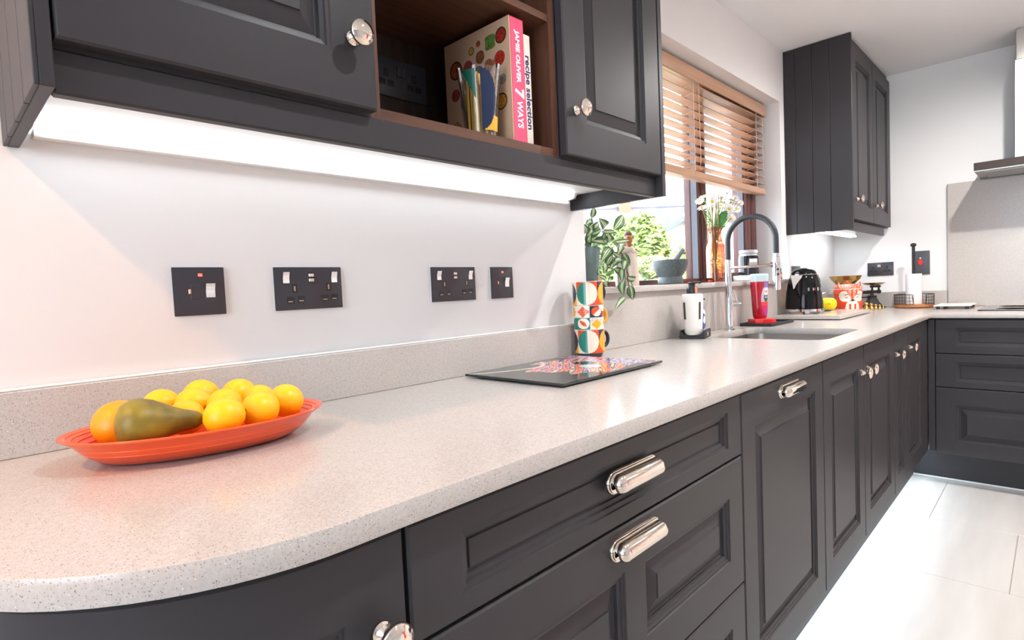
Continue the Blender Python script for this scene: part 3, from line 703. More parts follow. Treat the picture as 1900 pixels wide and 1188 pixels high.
def small(s, h):
    W_ = .93; k = math.floor((s+.84)/W_); u = ((s+.84)-k*W_)/W_ - .5; top = h > .5; v = ((h*2) % 1) - .5; k = (k + (0 if top else 3)) % 6
    if k == 0: return (srgb(226, 110, 70) if math.sin(v*34+u*4) > -.2 else srgb(205, 80, 50)) if abs(u)+abs(v) < .47 else CREAM
    if k == 1:
        if math.hypot(u, v) < .40: return ORG if v > .9*u-.02 else CREAM
        return NAVY if not (u > .2 and v > .1) else CREAM
    if k == 3:
        if math.hypot(u, v) < .45: return ORG if math.hypot(u+.22, v+.22) < .46 and math.hypot(u-.22, v-.22) < .46 or abs(u+v) < .1 and abs(u-v) < .5 else CREAM
        return TEAL
    if k == 4: return YEL if abs(u)+abs(v+.08) < .44 else (srgb(175, 178, 190) if v > .1 and math.sin(v*40+u*6) > 0 else CREAM)
    if k == 2: return TEAL if math.hypot(u-.5, v) < .6 else (ORG if v < 0 else CREAM)
    return YEL if abs(u) + abs(v)*.7 < .4 else CREAM
def mug(z, fn, hc, ha, label):
    o = thing('mug', (mx, my, z), label, 'mug', 'stack of patterned mugs')
    r_ = .0462
    b = MB(); prof = [(.0, .0005), (.034, .0005), (.0385, .003), (.0405, .0135)]; b.lathe(prof, 48, (mx, my, z))
    obj('foot', b, mat('grey_blue_glaze', srgb(62, 74, 82), .3), o, 40)
    b = MB(); n1, n2 = 160, 40; vs_ = []; fs_ = []
    for j in range(n2+1):
        for i in range(n1): t_ = 2*math.pi*i/n1; vs_.append((mx+r_*math.cos(t_), my+r_*math.sin(t_), z+.0135+.0705*j/n2))
    for j in range(n2):
        for i in range(n1): fs_.append((j*n1+i, j*n1+(i+1) % n1, (j+1)*n1+(i+1) % n1, (j+1)*n1+i))
    b.add(vs_, fs_); w = obj('printed_wall', b, M_glaze, o, 60)
    off = wloc(w)
    def col(p):
        s = (math.atan2(p.y, p.x) - vm + math.pi) % (2*math.pi) - math.pi
        return fn(s, (p.z-.0135)/.0705)
    paint(w, col)
    b = MB().lathe([(.0462, .084), (.0455, .0852), (.0435, .0848), (.0425, .080), (.0415, .018), (.034, .0135), (0, .013)], 48, (mx, my, z)); b.lathe([(.0405, .0135), (.0462, .0137)], 48, (mx, my, z))
    obj('lining', b, mat('cream_glaze', CREAM, .25), o, 40)
    pts = []
    for i in range(13):
        t_ = -math.pi/2 + math.pi*i/12; rr = .0445 + .030*math.cos(t_)**.6 if math.cos(t_) > 0 else .0445
        pts.append((mx+rr*math.cos(ha), my+rr*math.sin(ha), z+.050+.0235*math.sin(t_)))
    obj('handle', MB().tube(pts, .0058, 12), mat('handle_'+hc, {'navy': srgb(34, 40, 50), 'yellow': srgb(222, 160, 60)}[hc], .25), o, 60)
mug(H, big, 'navy', R(-14), 'bottom mug of the stack, teal and cream circles with navy handle')
mug(H+.0725, small, 'yellow', R(-10), 'middle mug of the stack, small squares pattern with yellow handle')
mug(H+.145, big, 'navy', R(-6), 'top mug of the stack, teal and cream circles with navy handle')

# ------------------------------------------------------------------ glass board with a painted highland cow
o = thing('glass_worktop_saver', (1.01, -.2, H), 'dark glass board with a colourful long-haired animal picture lying by the mugs', 'board')
for x in (.83, 1.19):
    for y in (-.33, -.075): obj('foot', MB().lathe([(.008, .0003), (.008, .004)], 16, (x, y, H)), M_black, o)
bx0, bx1, by0, by1 = .799, 1.2205, -.357, -.044
obj('glass', MB().rbox(bx0, bx1, by0, by1, H+.0041, H+.0096, .001, 1), mat('dark_glass', (.03, .035, .036), .06), o)
b = MB(); n1, n2 = 150, 110; vs_ = []; fs_ = []
for j in range(n2+1):
    for i in range(n1+1): vs_.append((bx0+.002+(bx1-bx0-.004)*i/n1, by0+.002+(by1-by0-.004)*j/n2, H+.0098))
for j in range(n2):
    for i in range(n1): fs_.append((j*(n1+1)+i, j*(n1+1)+i+1, (j+1)*(n1+1)+i+1, (j+1)*(n1+1)+i))
b.add(vs_, fs_); w = obj('picture', b, colattr('glossy_print', .10), o, 60, cleanup=False); off = wloc(w)
PAL = [srgb(*c) for c in ((235, 120, 60), (245, 170, 90), (225, 85, 90), (240, 150, 165), (120, 170, 190), (95, 60, 80), (250, 205, 140), (205, 110, 190), (70, 70, 80), (235, 225, 215))]
def cow(p):
    u = (p.x+off.x-bx0)/(bx1-bx0); v = (p.y+off.y-by0)/(by1-by0)
    G = tuple(c*(.9+.5*v) for c in srgb(66, 72, 72))
    hx = .035 + 0*u
    d_ = abs((1-v) - (.10 + .55*max(0, u-.02)**.8*(1-u)*1.2))
    horn_v = 1 - (.05 + .42*math.sin(min(1, u/.62)*math.pi*.5)*(1 if u < .62 else 0))
    if u < .62 and abs(v - (.985 - .36*(u/.62)**.55 + .30*(max(0, u-.35)/.27)**2*(1 if u > .35 else 0))) < .022: return srgb(215, 205, 195)
    e = math.hypot((u-.66)/.40, (v-.46)/.40)
    wob = .10*math.sin(9*u+14*v)+.06*math.sin(31*v-8*u)
    if e + wob < 1:
        st_ = math.sin(46*(v + .35*math.sin(3.1*u+.8)) + 5*u + 3*math.sin(7*u)); k = int((st_+1)*2.4 + 3.0*sd(round(v*34+4*math.sin(4*u)), 3)) % 10
        if u > .78 and v < .6: return srgb(205, 200, 225) if sd(round(u*120), round(v*90)) > .5 else srgb(110, 85, 120)
        if math.hypot((u-.60)/.06, (v-.36)/.09) < 1: return srgb(225, 218, 215)
        if math.hypot((u-.70)/.07, (v-.52)/.10) < 1: return srgb(40, 40, 45)
        return PAL[k]
    if u > .85 and sd(round(u*120), round(v*90)) > .45: return srgb(190, 150, 180)
    return G
paint(w, cow)

# ------------------------------------------------------------------ washing-up things by the sink
M_soapw = mat('frosted_white_bottle', srgb(236, 230, 224), .35)
o = thing('soap_caddy', (1.935, -.10, H), 'black curved stand holding the pump bottles by the sink', 'stand', rotz=R(15))
b = MB(); poly = [(-.046, .001), (.046, .001), (.046, .032)] + [(.0405*math.cos(R(a)), .032-.021*math.sin(R(a))) for a in range(0, 181, 12)] + [(-.046, .032)]
b.prism(poly, -.062, .068, 'yz'); obj('stand_body', b, M_matblack, o, 20, local=True)
mk = MB(); mk.box(.068, .0683, -.012, .010, .010, .0112); mk.box(.068, .0683, -.012, .010, .0165, .0177); mk.box(.068, .0683, -.012, .010, .023, .0242)
b2 = MB(); b2.box(-.018, .030, -.0463, -.046, .008, .0092); b2.box(-.018, .030, -.0463, -.046, .022, .0232); b2.box(-.002, .014, -.0464, -.046, .012, .0192)
obj('printed_mark', b2, M_rim, o, 0, local=True)
bx, by, bz2 = 1.903, -.108, H+.0125
o = thing('soap_dispenser', (bx, by, bz2), 'white pump soap dispenser with dark side slots and black collar with a painted copper reflection', 'soap dispenser')
prof = [(0, 0), (.018, 0), (.026, .002), (.031, .010), (.0345, .030), (.0385, .110), (.0395, .148), (.0390, .153), (.036, .157), (.020, .1585), (0, .159)]
obj('bottle', MB().lathe(prof, 40, (bx, by, bz2)), M_soapw, o, 30)
vb = math.atan2(-1.1155-by, -.1352-bx)
for s0, s1 in ((-1.02, -.72), (.62, .86)):
    b = MB(); vs_ = []
    for z, rr in ((.062, .0366), (.127, .0392)):
        for k in range(7): t_ = vb+s0+(s1-s0)*k/6; vs_.append((bx+(rr+.0006)*math.cos(t_), by+(rr+.0006)*math.sin(t_), bz2+z))
    b.add(vs_, [(k, k+1, 8+k, 7+k) for k in range(6)]); obj('slot', b, mat('slot_brown', srgb(62, 54, 44), .5), o, 60)
col_ = obj('collar', MB().lathe([(.0195, .158), (.0200, .160), (.0200, .184), (.0185, .186), (0, .186)], 32, (bx, by, bz2)), M_black, o, 40)
b = MB(); vs_ = []
for z in (.1592, .1848):
    for k in range(9): t_ = vb+.55+.9*k/8; vs_.append((bx+.0205*math.cos(t_), by+.0205*math.sin(t_), bz2+z))
b.add(vs_, [(k, k+1, 10+k, 9+k) for k in range(8)]); obj('copper_reflection', b, M_copper, o, 60)  # collar's copper reflection put on as a patch on one side
b = MB().lathe([(.0125, .186), (.0125, .194), (.0155, .197), (.0155, .2005), (.013, .2025), (0, .203)], 28, (bx, by, bz2))
q = Vector((.85, -.45, 0)).normalized()
b.tube([Vector((bx, by, bz2+.2005))+q*t_ + Vector((0, 0, d_)) for t_, d_ in ((.012, 0), (.024, .0005), (.033, -.0005), (.038, -.003))], [.006, .005, .0042, .0035], 10)
obj('pump_head', b, M_black, o, 40)
bx, by = 1.977, -.087
o = thing('soap_bottle', (bx, by, bz2), 'second white pump bottle with blue label, behind the white dispenser', 'soap dispenser')
obj('bottle', MB().lathe([(0, 0), (.026, 0), (.030, .006), (.0335, .05), (.0335, .080), (.030, .092), (.016, .100), (.012, .104), (.012, .108), (0, .108)], 32, (bx, by, bz2)), M_soapw, o, 40)
b = MB(); b.lathe([(.011, .108), (.011, .118), (.005, .120), (.005, .137), (0, .137)], 20, (bx, by, bz2)); b.tube([(bx, by, bz2+.135), (bx+.015, by-.016, bz2+.1365), (bx+.024, by-.025, bz2+.1335)], .0032, 8)
obj('pump_head', b, M_black, o, 40)
b = MB(); n = 24; vs_ = [(0, 0)] + [(math.cos(2*math.pi*k/n), math.sin(2*math.pi*k/n)) for k in range(n)]
vbb = math.atan2(-1.1155-by, -.1352-bx)+.75
b.add([(bx+.0339*math.cos(vbb+.75*p[0]), by+.0339*math.sin(vbb+.75*p[0]), bz2+.050+.030*p[1]) for p in vs_], [(0, 1+k, 1+(k+1) % n) for k in range(n)])
obj('label', b, mat('label_blue', srgb(60, 90, 160), .4), o, 60)
# tap
tx, ty = 2.308, -.078
o = thing('kitchen_tap', (tx, ty, H), 'tall chrome kitchen tap with arched black hose beside the sink', 'tap')
obj('body', MB().lathe([(.022, .0003), (.022, .004), (.0175, .006), (.0165, .150), (.0150, .154), (.0132, .158), (.0128, .303), (.0110, .305)], 32, (tx, ty, H)), M_chrome, o, 40)
q = Vector((.75, -.66, 0))
c0 = Vector((tx, ty, H+.112)); b = MB(); b.tube([c0+q*.012, c0+q*.042], .0125, 24); b.tube([c0+q*.040, c0+q*.050], .0095, 20)
b.tube([c0+q*.036+Vector((0, 0, .008)), c0+q*.030+Vector((0, 0, .030)), c0+q*.020+Vector((0, 0, .062))], [.004, .0035, .003], 10)
obj('lever', b, M_chrome, o, 40)
pts = [(tx, ty, H+.300), (tx, ty, H+.340)] + [(tx, ty-.1+.1*math.cos(R(a)), H+.380+.1*math.sin(R(a))) for a in range(0, 181, 9)] + [(tx, ty-.2, H+.345), (tx, ty-.2, H+.312)]
obj('hose', MB().tube(pts, .0115, 18), mat('black_rubber', (.022, .024, .028), .5), o, 60)
obj('spray_head', MB().lathe([(.0118, .3175), (.0118, .312), (.0105, .311), (.0105, .306), (.0138, .304), (.0138, .280), (.0128, .279), (.0140, .277), (.0165, .172), (.0160, .168), (0, .168)], 28, (tx, ty-.2, H)), M_chrome, o, 40)
obj('holder_bar', MB().tube([(tx, ty-.012, H+.268), (tx, ty-.196, H+.272)], .0058, 14), M_chrome, o, 60)
b = MB().tube([(tx, ty-.186, H+.272), (tx, ty-.178, H+.272)], .0105, 16); obj('clip_ring', b, M_chrome, o, 40)
b = MB()
for z in (.252, .232): b.lathe([(0, .004), (.004, .003), (.005, 0)], 12, (tx-.011, ty-.2-.009, H+z), (-.7, -.7, 0))
obj('button', b, M_black, o, 40)
# tray, red block, bottle
o = thing('sink_tray', (2.65, -.115, H), 'flat black rectangular tray behind the sink', 'tray')
b = MB(); b.rbox(2.505, 2.80, -.186, -.042, H+.0005, H+.005, .002); 
for q_ in ((2.505, 2.80, -.186, -.181), (2.505, 2.80, -.047, -.042), (2.505, 2.510, -.1812, -.0468), (2.795, 2.80, -.1812, -.0468)): b.rbox(q_[0], q_[1], q_[2], q_[3], H+.004, H+.0145, .0015)
obj('tray_body', b, M_matblack, o, 30)
M_redt = mat('red_translucent', srgb(225, 62, 62), .25, trans=.15)
o = thing('red_sponge', (2.58, -.115, H+.0055), 'flat red block lying on the black tray below the bottle', 'sponge', rotz=R(-38))
obj('block', MB().rbox(-.052, .052, -.032, .032, 0, .026, .004), M_redt, o, 30, local=True)
obj('label', MB().box(-.012, .030, -.0323, -.0320, .003, .024), mat('label_red', srgb(205, 20, 30), .4), o, 0, local=True)
wx, wy, wz = 2.598, -.100, H+.0318
o = thing('washing_up_bottle', (wx, wy, wz), 'clear bottle of red washing-up liquid standing on the tray', 'bottle', rotz=R(-40))
rw = [(0, 0, .026, .020, 0), (0, 0, .031, .024, .004), (0, 0, .034, .026, .020), (0, 0, .036, .027, .05), (0, 0, .0385, .028, .10), (0, 0, .0415, .029, .150), (0, 0, .0430, .030, .172)]
obj('liquid', loft(rw, 36), mat('red_liquid', srgb(190, 14, 44), .12, trans=.25, coat=.5), o, 40, local=True)
obj('clear_top', loft([(0, 0, .0432, .0302, .1722), (0, 0, .0440, .0305, .195), (0, 0, .0440, .0305, .203), (0, 0, .041, .028, .208), (0, 0, .030, .020, .2095)], 36), mat('clear_plastic', srgb(205, 226, 232), .15, trans=.3), o, 40, local=True)
def on_bottle(u, z, e=.0008):   # u in metres across the front
    z = max(0, min(.172, z)); i = max(k for k in range(len(rw)) if rw[k][4] <= z); j = min(i+1, len(rw)-1)
    f_ = 0 if j == i else (z-rw[i][4])/(rw[j][4]-rw[i][4]); rx, ry = rw[i][2]+(rw[j][2]-rw[i][2])*f_+e, rw[i][3]+(rw[j][3]-rw[i][3])*f_+e
    a = -math.pi/2 + u/rx*1.05; return (rx*math.cos(a), ry*math.sin(a), z)
b = MB(); n1, n2 = 40, 60; vs_ = []; fs_ = []
for j in range(n2+1):
    for i in range(n1+1): vs_.append(on_bottle(-.020+.062*i/n1, .012+.158*j/n2))
UV = {}
for j in range(n2):
    for i in range(n1):
        u, v = (i+.5)/n1, (j+.5)/n2
        if math.hypot((u-.62)/.42, (v-.45)/.47) < 1 or (.42 < u < .8 and .7 < v < 1): fs_.append((j*(n1+1)+i, j*(n1+1)+i+1, (j+1)*(n1+1)+i+1, (j+1)*(n1+1)+i)); UV[len(fs_)-1] = (u, v)
b.add(vs_, fs_); lb = obj('label', b, M_print, o, 60, local=True, cleanup=False)
cols = []
for k in range(len(fs_)):
    u, v = UV[k]
    if math.hypot((u-.60)/.20, (v-.72)/.115) < 1: c = srgb(238, 235, 228)
    elif math.hypot((u-.62)/.22, (v-.54)/.13) < 1: c = srgb(20, 80, 62)
    elif v > .84: c = srgb(120, 105, 170)
    elif .30 < v < .41: c = srgb(235, 60, 50)
    elif v <= .30: c = srgb(150, 40, 130) if sd(i := round(u*18), round(v*22)) > .45 else srgb(200, 30, 80)
    else: c = srgb(190, 170, 190)
    cols.append(c)
it = iter(cols); paint(lb, lambda p: next(it))
def label_text(body, u0, z, size, m, fit):
    cu_o = text('lettering', body, size, (0, 0, 0), (1, 0, 0), (0, 1, 0), m, o, align='CENTER', bold=.0003, fit=fit)
    off_ = wloc(o)
    for v in cu_o.data.vertices:
        p = v.co + off_; q_ = on_bottle(u0+p.x, z+p.y, .0016); v.co = q_
label_text('FAIRY', .0170, .125, .0135, mat('ink_red', srgb(215, 30, 40), .4), .021)
label_text('MAX', .0185, .099, .0115, M_ltr, .020)
# ------------------------------------------------------------------ raised slab, kettle and the things in the far corner
o = thing('kettle_slab', (3.24, -.2, H), 'loose pale quartz slab under the kettle', 'slab')
obj('stone', MB().rbox(2.94, 3.54, -.352, -.046, H+.004, H+.0225, .0015, 1), M_quartz, o)
for x in (2.98, 3.50):
    for y in (-.32, -.08): obj('foot', MB().lathe([(.010, .0003), (.010, .0042)], 12, (x, y, H)), M_black, o)
kx, ky, kz = 3.15, -.128, H+.0226
o = thing('kettle', (kx, ky, kz), 'glossy black rounded electric kettle with chrome base on the quartz slab', 'kettle')
b = MB().lathe([(.080, .0095), (.092, .010), (.0965, .013), (.0965, .0245), (.093, .027), (.090, .0285), (.060, .0285)], 48, (kx, ky, kz))
obj('base_ring', b, M_chrome, o, 40)
vk = math.atan2(-1.1155-ky, -.1352-kx)
for k, a in enumerate((vk-1.05, vk+1.05, vk+math.pi)):
    obj('foot', MB().lathe([(.006, .0003), (.0075, .0105)], 12, (kx+.085*math.cos(a), ky+.085*math.sin(a), kz)), M_chrome, o)
qf = Vector((math.cos(vk+.12), math.sin(vk+.12), 0)); qs = Vector((-qf.y, qf.x, 0)); c0 = Vector((kx, ky, kz+.0155))
b = MB(); P_ = lambda f, s, z: c0+qf*f+qs*s+Vector((0, 0, z))
b.add([P_(.093, -.019, .008), P_(.093, .019, .008), P_(.093, .013, -.012), P_(.093, -.013, -.012), P_(.108, -.014, .006), P_(.108, .014, .006), P_(.108, .009, -.0125), P_(.108, -.009, -.0125)],
      [(0, 1, 2, 3), (4, 5, 6, 7), (0, 1, 5, 4), (1, 2, 6, 5), (2, 3, 7, 6), (3, 0, 4, 7)])
obj('lever', b, M_chrome, o, 20)
KP = [(.0915, .0288), (.0915, .050), (.0895, .080), (.0855, .115), (.0800, .150), (.0735, .180), (.0655, .203), (.0640, .206)]
obj('body', MB().lathe([(.06, .0287)] + KP, 64, (kx, ky, kz)), M_gloss, o, 50)
obj('lid_ring', MB().lathe([(.0642, .2058), (.0648, .2068), (.0642, .2080), (.0620, .2085)], 48, (kx, ky, kz)), M_chrome, o, 50)
obj('lid', MB().lathe([(.0625, .2086), (.0600, .218), (.053, .2285), (.040, .2370), (.022, .2420), (0, .2435)], 48, (kx, ky, kz)), M_gloss, o, 50)
sa = vk - .62; qs = Vector((math.cos(sa), math.sin(sa), 0)); qt = Vector((-qs.y, qs.x, 0)); c0 = Vector((kx, ky, kz))
b = MB(); P_ = lambda f, t_, z: c0+qs*f+qt*t_+Vector((0, 0, z))
top = [P_(.060, -.036, .203), P_(.085, -.022, .2045), P_(.103, 0, .2055), P_(.085, .022, .2045), P_(.060, .036, .203)]
mid = [P_(.066, -.026, .172), P_(.080, -.016, .170), P_(.093, 0, .168), P_(.080, .016, .170), P_(.066, .026, .172)]
low = [P_(.073, -.006, .134), P_(.081, -.004, .134), P_(.0845, 0, .133), P_(.081, .004, .134), P_(.073, .006, .134)]
b.add(top+mid+low, [(r_*5+i, r_*5+i+1, r_*5+5+i+1, r_*5+5+i) for r_ in (0, 1) for i in range(4)] + [(0, 1, 2, 3, 4)])
obj('spout', b, M_chrome, o, 50)
ha = sa + math.pi; qh = Vector((math.cos(ha), math.sin(ha), 0))
pts = [c0+qh*r_+Vector((0, 0, z)) for r_, z in ((.060, .196), (.080, .2035), (.104, .199), (.120, .176), (.124, .140), (.120, .100), (.110, .072), (.090, .060))]
obj('handle', MB().tube(pts, [.009, .0095, .010, .0105, .0105, .010, .009, .009], 14), M_gloss, o, 60)
def on_kettle(s, z, e):
    i = max(k for k in range(len(KP)) if KP[k][1] <= z); f_ = (z-KP[i][1])/(KP[i+1][1]-KP[i][1]); rr = KP[i][0]+(KP[i+1][0]-KP[i][0])*f_
    a = vk + s/rr; return Vector(((rr+e)*math.cos(a), (rr+e)*math.sin(a), z))
def kettle_text(body, s0, z0, size, m):
    t_ = text('lettering', body, size, (0, 0, 0), (1, 0, 0), (0, 1, 0), m, o, bold=.0007, align='CENTER', spacing=1); off_ = wloc(o)
    for v in t_.data.vertices: p = v.co + off_; v.co = on_kettle(s0+p.x, z0+p.y, .0012+(.0002 if p.z > 0 else 0))
for ch, s in (('S', .022), ('M', .050), ('E', .074), ('G', .098)): kettle_text(ch, s, .128, .021, M_chrome)
b = MB(); pts = [(kx+.085, ky-.02, kz+.008), (kx+.14, ky-.05, kz+.004), (kx+.20, ky-.075, kz+.0038), (kx+.225, ky-.06, kz+.0038), (kx+.215, ky-.04, kz+.004)]
obj('cord', MB().tube(pts, .0034, 8), M_black, o, 60)
# yellow pot and glass jar behind the kettle
x, y = 3.455, -.160
o = thing('yellow_pot', (x, y, H+.0226), 'round bright yellow pot beside the kettle and the fox jar', 'pot')
M_yel = mat('bright_yellow', srgb(248, 212, 20), .35)
obj('pot_body', MB().lathe([(0, 0), (.026, 0), (.036, .006), (.0455, .022), (.0470, .037), (.044, .053), (.035, .064), (.024, .069), (0, .070)], 32, (x, y, H+.0226)), M_yel, o, 40)
vv = math.atan2(-1.1155-y, -.1352-x)
t_ = text('lettering', 'just', .013, (0, 0, 0), (1, 0, 0), (0, 1, 0), mat('ink_brown', srgb(110, 90, 20), .5), o, align='CENTER')
off_ = wloc(o)
for v in t_.data.vertices: p = v.co+off_; a = vv+.15+p.x/.047; v.co = Vector((.0477*math.cos(a), .0477*math.sin(a), .038+p.y))
x, y = 3.62, -.085
o = thing('glass_jar', (x, y, H), 'clear glass storage jar with a red knob behind the yellow pot', 'jar')
obj('glass_body', MB().lathe([(0, .0005), (.040, .0005), (.045, .005), (.045, .085), (.038, .100), (.036, .106)], 32, (x, y, H)), M_glass, o, 40)
obj('lid', MB().lathe([(.038, .1062), (.039, .110), (.030, .120), (.012, .124), (0, .125)], 32, (x, y, H)), M_glass, o, 40)
obj('knob', MB().ball((x-.01, y-.046, H+.070), .008, 14, 8), MATS['red_plastic'], o, 60)
# fox jar
fx, fy = 3.785, -.185
o = thing('fox_biscuit_jar', (fx, fy, H), 'orange and white ceramic fox shaped jar with painted sleeping face', 'jar')
vf = math.atan2(-1.1155-fy, -.1352-fx)
FR = [(0, .0005), (.064, .0005), (.072, .004), (.0765, .018), (.078, .045), (.076, .065), (.073, .078), (.0745, .092), (.078, .108), (.0785, .122), (.0755, .133)]
def fine(P, n):
    out = []
    for (r0, z0), (r1, z1) in zip(P, P[1:]):
        for k in range(n): out.append((r0+(r1-r0)*k/n, z0+(z1-z0)*k/n))
    return out + [P[-1]]
M_fox = colattr('fox_glaze', .2, .4); FO, FWH, FBK = srgb(214, 66, 26), srgb(240, 226, 208), srgb(40, 36, 34)
def foxcol(p):
    s = (math.atan2(p.y, p.x)-vf+math.pi) % (2*math.pi)-math.pi; u = s-.33; h = p.z/.133
    if h > .985: return FWH
    if math.hypot(u/.10, (h-.50)/.055) < 1: return FBK
    if abs(u-.0) < .26 and h < .07 and abs(abs(u)-.17) < .11: return FBK
    if h < .40 and abs(abs(u+.0)-.17-.05*(.4-h)) < .075 and h < .34: return FO
    if h < .46 and math.hypot(u/.50, (h-.16)/.36) < 1: return FWH
    if .42 < h:
        tri = abs(u) < (h-.49)*.95+.03
        if tri and h > .5: return FWH if math.sin(p.z*900+u*40)*math.sin(u*60) > .45 else FO
        for sgn in (-1, 1):
            if math.hypot((u-sgn*.50)/.50, (h-.68)/.24) < 1:
                if math.hypot((u-sgn*.42)/.13, (h-.62)/.035) < 1: return srgb(232, 150, 140)
                if abs(h-(.745-.9*(u-sgn*.5)**2*0+.6*(abs(u)-.47)**2*2)) < .014 and abs(abs(u)-.47) < .16: return FBK
                return FWH
    return FO
jb = obj('jar_body', MB().lathe(fine(FR, 7), 140, (fx, fy, H)), M_fox, o, 60); paint(jb, foxcol)
LR = [(.0768, .1335), (.0778, .138), (.0735, .150), (.060, .159), (.035, .164), (0, .1655)]
def lidcol(p):
    s = math.atan2(p.y, p.x)
    return FWH if math.sin(s*34)*math.sin(p.z*700+s*9) > .30 and p.z > .139 else (FWH if p.z < .1365 else FO)
ld = obj('lid', MB().lathe(fine(LR, 5), 140, (fx, fy, H)), M_fox, o, 60); paint(ld, lidcol)
obj('knob', MB().ball((fx, fy, H+.173), .0105, 18, 10), mat('fox_orange', FO, .2, coat=.4), o, 60)
for sg in (-1, 1):
    a = vf+.20+sg*.98; ex, ey = fx+.060*math.cos(a), fy+.060*math.sin(a)
    b = MB(); b.lathe([(.021, 0), (.017, .012), (.009, .024), (0, .033)], 20, (ex, ey, H+.147), (.35*math.cos(a), .35*math.sin(a), 1), 1, .55)
    e_ = obj('ear', b, MATS['fox_orange'], o, 50)
    q = Vector((math.cos(vf), math.sin(vf), 0))*.011
    b = MB(); b.lathe([(.011, 0), (.008, .008), (0, .019)], 14, (ex+q.x, ey+q.y, H+.150), (.35*math.cos(a), .35*math.sin(a), 1), 1, .5)
    obj('inner_ear', b, mat('ear_pink', srgb(236, 190, 170), .3), e_, 50)
# kitchen scales
sx, sy = 4.085, -.25
o = thing('kitchen_scales', (sx, sy, H), 'black iron balance scales with brass pans behind the fox jar', 'scales')
qd = Vector((-.72, .70, 0)).normalized(); qn = Vector((qd.y, -qd.x, 0))
c0 = Vector((sx, sy, H)); P_ = lambda a, n, z: c0+qd*a+qn*n+Vector((0, 0, z))
b = MB(); vs_ = []; sec = [(.062, .038, .0005), (.062, .038, .008), (.050, .030, .014), (.034, .020, .040), (.022, .013, .068), (.024, .014, .080)]
for w_, n_, z in sec: vs_ += [P_(-w_, -n_, z), P_(w_*.8, -n_, z), P_(w_*.8, n_, z), P_(-w_, n_, z)]
b.add(vs_, [(0, 3, 2, 1), (20, 21, 22, 23)] + [(4*i+k, 4*i+(k+1) % 4, 4*i+4+(k+1) % 4, 4*i+4+k) for i in range(5) for k in range(4)])
obj('stand', b, M_iron, o, 15)
b = MB(); b.tube([P_(-.045, 0, .104), P_(.02, 0, .104), P_(.19, 0, .100)], [.009, .011, .009], 10); b.tube([P_(0, 0, .078), P_(0, 0, .112)], .010, 12)
for a in (-.045, .0, .085, .19): b.lathe([(.013, -.006), (.013, .006)], 16, P_(a, .0, .104), tuple(qn))
obj('beam', b, M_iron, o, 40)
b = MB()
for a in (-.045, -.002): b.tube([P_(a, 0, .104), P_(a, 0, .142)], .006, 8)
b.tube([P_(-.055, 0, .138), P_(.010, 0, .138)], .007, 8); obj('plate_support', b, M_iron, o, 40)
b = MB(); b.tube([P_(.085, 0, .108), P_(.085, 0, .116)], .016, 12); b.tube([P_(.1, 0, .072), P_(.0, 0, .070)], .005, 8); b.tube([P_(.1, 0, .072), P_(.1, 0, .100)], .006, 8); obj('balance_arm', b, M_iron, o, 40)
obj('weight_plate', MB().lathe([(0, .1455), (.030, .146), (.052, .152), (.0655, .160), (.066, .1615), (.0640, .161), (.050, .1545), (.030, .149), (0, .1485)], 36, P_(-.012, 0, 0)), M_brass, o, 40)
b = MB(); b.tube([P_(.19, 0, .100), P_(.19, 0, .150)], .007, 8); b.lathe([(.03, .148), (.03, .152), (0, .152)], 20, P_(.19, 0, 0)); obj('pan_support', b, M_iron, o, 40)
rg = [(.19, .030, .152), (.19, .052, .160), (.19, .082, .192), (.19, .092, .212), (.19, .0935, .2135), (.19, .090, .2125), (.19, .078, .192), (.19, .048, .163), (.19, .0, .156)]
obj('brass_pan', MB().lathe([(0, .1521)] + [(r_, z) for _, r_, z in rg], 40, P_(.165, .01, 0)), M_brass, o, 40)
# bell weights
wpos = [(3.862, -.232, .0175, 'the largest, beside the fox jar'), (3.893, -.258, .0150, 'the second largest'), (3.920, -.280, .0125, 'third in the descending row'), (3.944, -.299, .0105, 'fourth in the descending row'), (3.966, -.316, .0090, 'fifth in the descending row'), (3.985, -.331, .0075, 'the smallest, at the end of the row')]
for x, y, r_, lb in wpos:
    o = thing('bell_weight', (x, y, H), 'brass bell weight, ' + lb, 'weight', 'row of brass scale weights')
    k = r_/.0175
    obj('weight_body', MB().lathe([(0, .0004), (.0165*k, .0004), (.0175*k, .003*k), (.0175*k, .010*k), (.0150*k, .016*k), (.0095*k, .026*k), (.0085*k, .030*k), (.0130*k, .034*k), (.0150*k, .041*k), (.0125*k, .049*k), (.006*k, .053*k), (0, .0535*k)], 24, (x, y, H)), M_brass, o, 50)
# kitchen roll holder
px_, py_ = 4.095, -.470
o = thing('kitchen_roll_holder', (px_, py_, H), 'black wire basket holder on a wooden disc with tall black pole', 'holder')
M_wood = wood('acacia', srgb(150, 92, 52), srgb(178, 118, 72), (30, 4, 30))
obj('base', MB().lathe([(0, .003), (.098, .003), (.102, .006), (.102, .019), (.099, .022), (0, .022)], 48, (px_, py_, H)), M_wood, o, 40)
for a in (0, 2.1, 4.2): obj('foot', MB().lathe([(.008, .0003), (.008, .0032)], 12, (px_+.08*math.cos(a), py_+.08*math.sin(a), H)), M_black, o)
b = MB(); va_ = math.atan2(-1.1155-py_, -.1352-px_); gap0, gap1 = va_-.02, va_+.62; rr = .101
def ringpts(z, a0, a1, n): return [(px_+rr*math.cos(a0+(a1-a0)*k/n), py_+rr*math.sin(a0+(a1-a0)*k/n), H+z) for k in range(n+1)]
a0, a1 = gap1, gap0+2*math.pi
for z in (.024, .044, .062): b.tube(ringpts(z, a0, a1, 40), .0011, 5)
for k in range(31):
    a = a0+(a1-a0)*k/30; b.tube([(px_+rr*math.cos(a), py_+rr*math.sin(a), H+.021), (px_+rr*math.cos(a), py_+rr*math.sin(a), H+.082)], .0011, 5)
